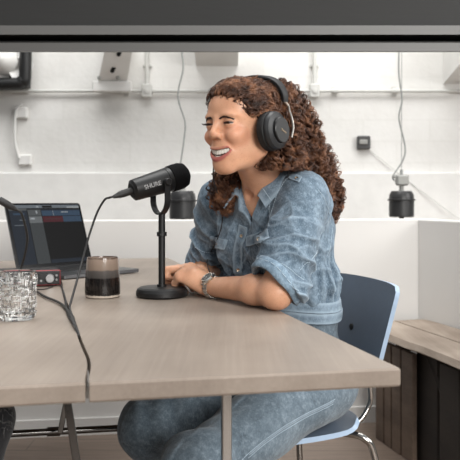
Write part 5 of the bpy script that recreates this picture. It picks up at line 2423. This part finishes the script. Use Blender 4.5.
V_, Qd = surface_nets(guest_body, grid(-1.16, -.36, .009), grid(1.20, 1.84, .009), grid(-.01, 1.36, .009))
gbod = link('body', V_, Qd, M_skin, g2, sharp=None)
M_djean = denim('dark_denim', srgb(22, 22, 25), srgb(34, 35, 39), srgb(60, 62, 66))
V_, Qd = surface_nets(lambda Q: smax(smax(guest_legs(Q) - .004 + .003 * wob3(Q, 45, 1.0), Q[:, 2] - .66, .004), .11 - Q[:, 2], .004), grid(-1.16, -.36, .007), grid(1.20, 1.84, .007), grid(.09, .70, .007))
gj = link('jeans', V_, Qd, M_djean, g2, sharp=None)
M_knit = mat('dark_knit', srgb(40, 42, 46), .9, var=.2, scale=120, bump=.3)


def guest_top(Q):
    d = ell(Q, (-.99, 1.44, .82), (.122, .172, .29))
    d = smin(d, cap(Q, (-.97, 1.27, 1.01), (-.97, 1.61, 1.01), .066), .05)
    for s_ in (-1, 1):
        y_ = 1.44 + s_ * .19
        el = A(-.90, y_ + s_ * .03, .76)
        d = smin(d, cap(Q, (-.97, y_, 1.0), el, .062, .052), .02)
        d = smin(d, cap(Q, el, A(-.78, y_ - s_ * .03, .68), .050, .040), .01)
    d = d + .003 * wob3(Q, 40, .3)
    d = smax(d, .585 - Q[:, 2], .004)
    return smax(d, -(cap(Q, (-.97, 1.44, 1.0), HD2, .062)), .006)


V_, Qd = surface_nets(guest_top, grid(-1.16, -.66, .009), grid(1.16, 1.74, .009), grid(.56, 1.12, .009))
link('sweater', V_, Qd, M_knit, g2, sharp=None)
V_, Qd = surface_nets(lambda Q: smax(ell(Q, HD2 + A(-.008, 0, .018), (.102, .086, .112)), (Q - HD2) @ nrm(A(.8, 0, -.6)) - .004, .01), grid(-1.10, -.80, .009), grid(1.30, 1.58, .009), grid(1.05, 1.40, .009))
link('hair', V_, Qd, M_hairin, g2, sharp=None)
r_ = np.random.default_rng(21)
jf = lambda Q: guest_legs(Q) - .004 + .003 * wob3(Q, 45, 1.0)
m = M()
for k in range(26):
    p = pix(jf, [(r_.uniform(1, 12), r_.uniform(404, 432))], .001)[0]
    dv = nrm(A(r_.normal(0, .5), r_.normal(-.2, .3), r_.normal(0, .6)))
    m.tube(np.array([p, p + dv * .006 + A(.001, -.002, 0), p + dv * .012 + A(.002, -.001, -.004)]), [.0006, .0006, .0003], 4)
tag(m.build('frayed_threads', mat('frayed_cotton', srgb(112, 112, 112), .9, var=.15, scale=90), gj), kind='stuff')

for a in (AN2, AN2b):
    toe = a + A(.15, 0, -.046)
    V_, Qd = surface_nets(lambda Q: smax(smax(smin(cap(Q, a + A(-.03, 0, -.040), toe, .044, .036), cap(Q, a, a + A(0, 0, -.04), .052, .050), .03), .002 - Q[:, 2], .004), Q[:, 2] - .10, .004), grid(a[0] - .10, a[0] + .22, .008), grid(a[1] - .09, a[1] + .09, .008), grid(-.01, .12, .007))
    link('shoe', V_, Qd, M_knit, g2, sharp=None)
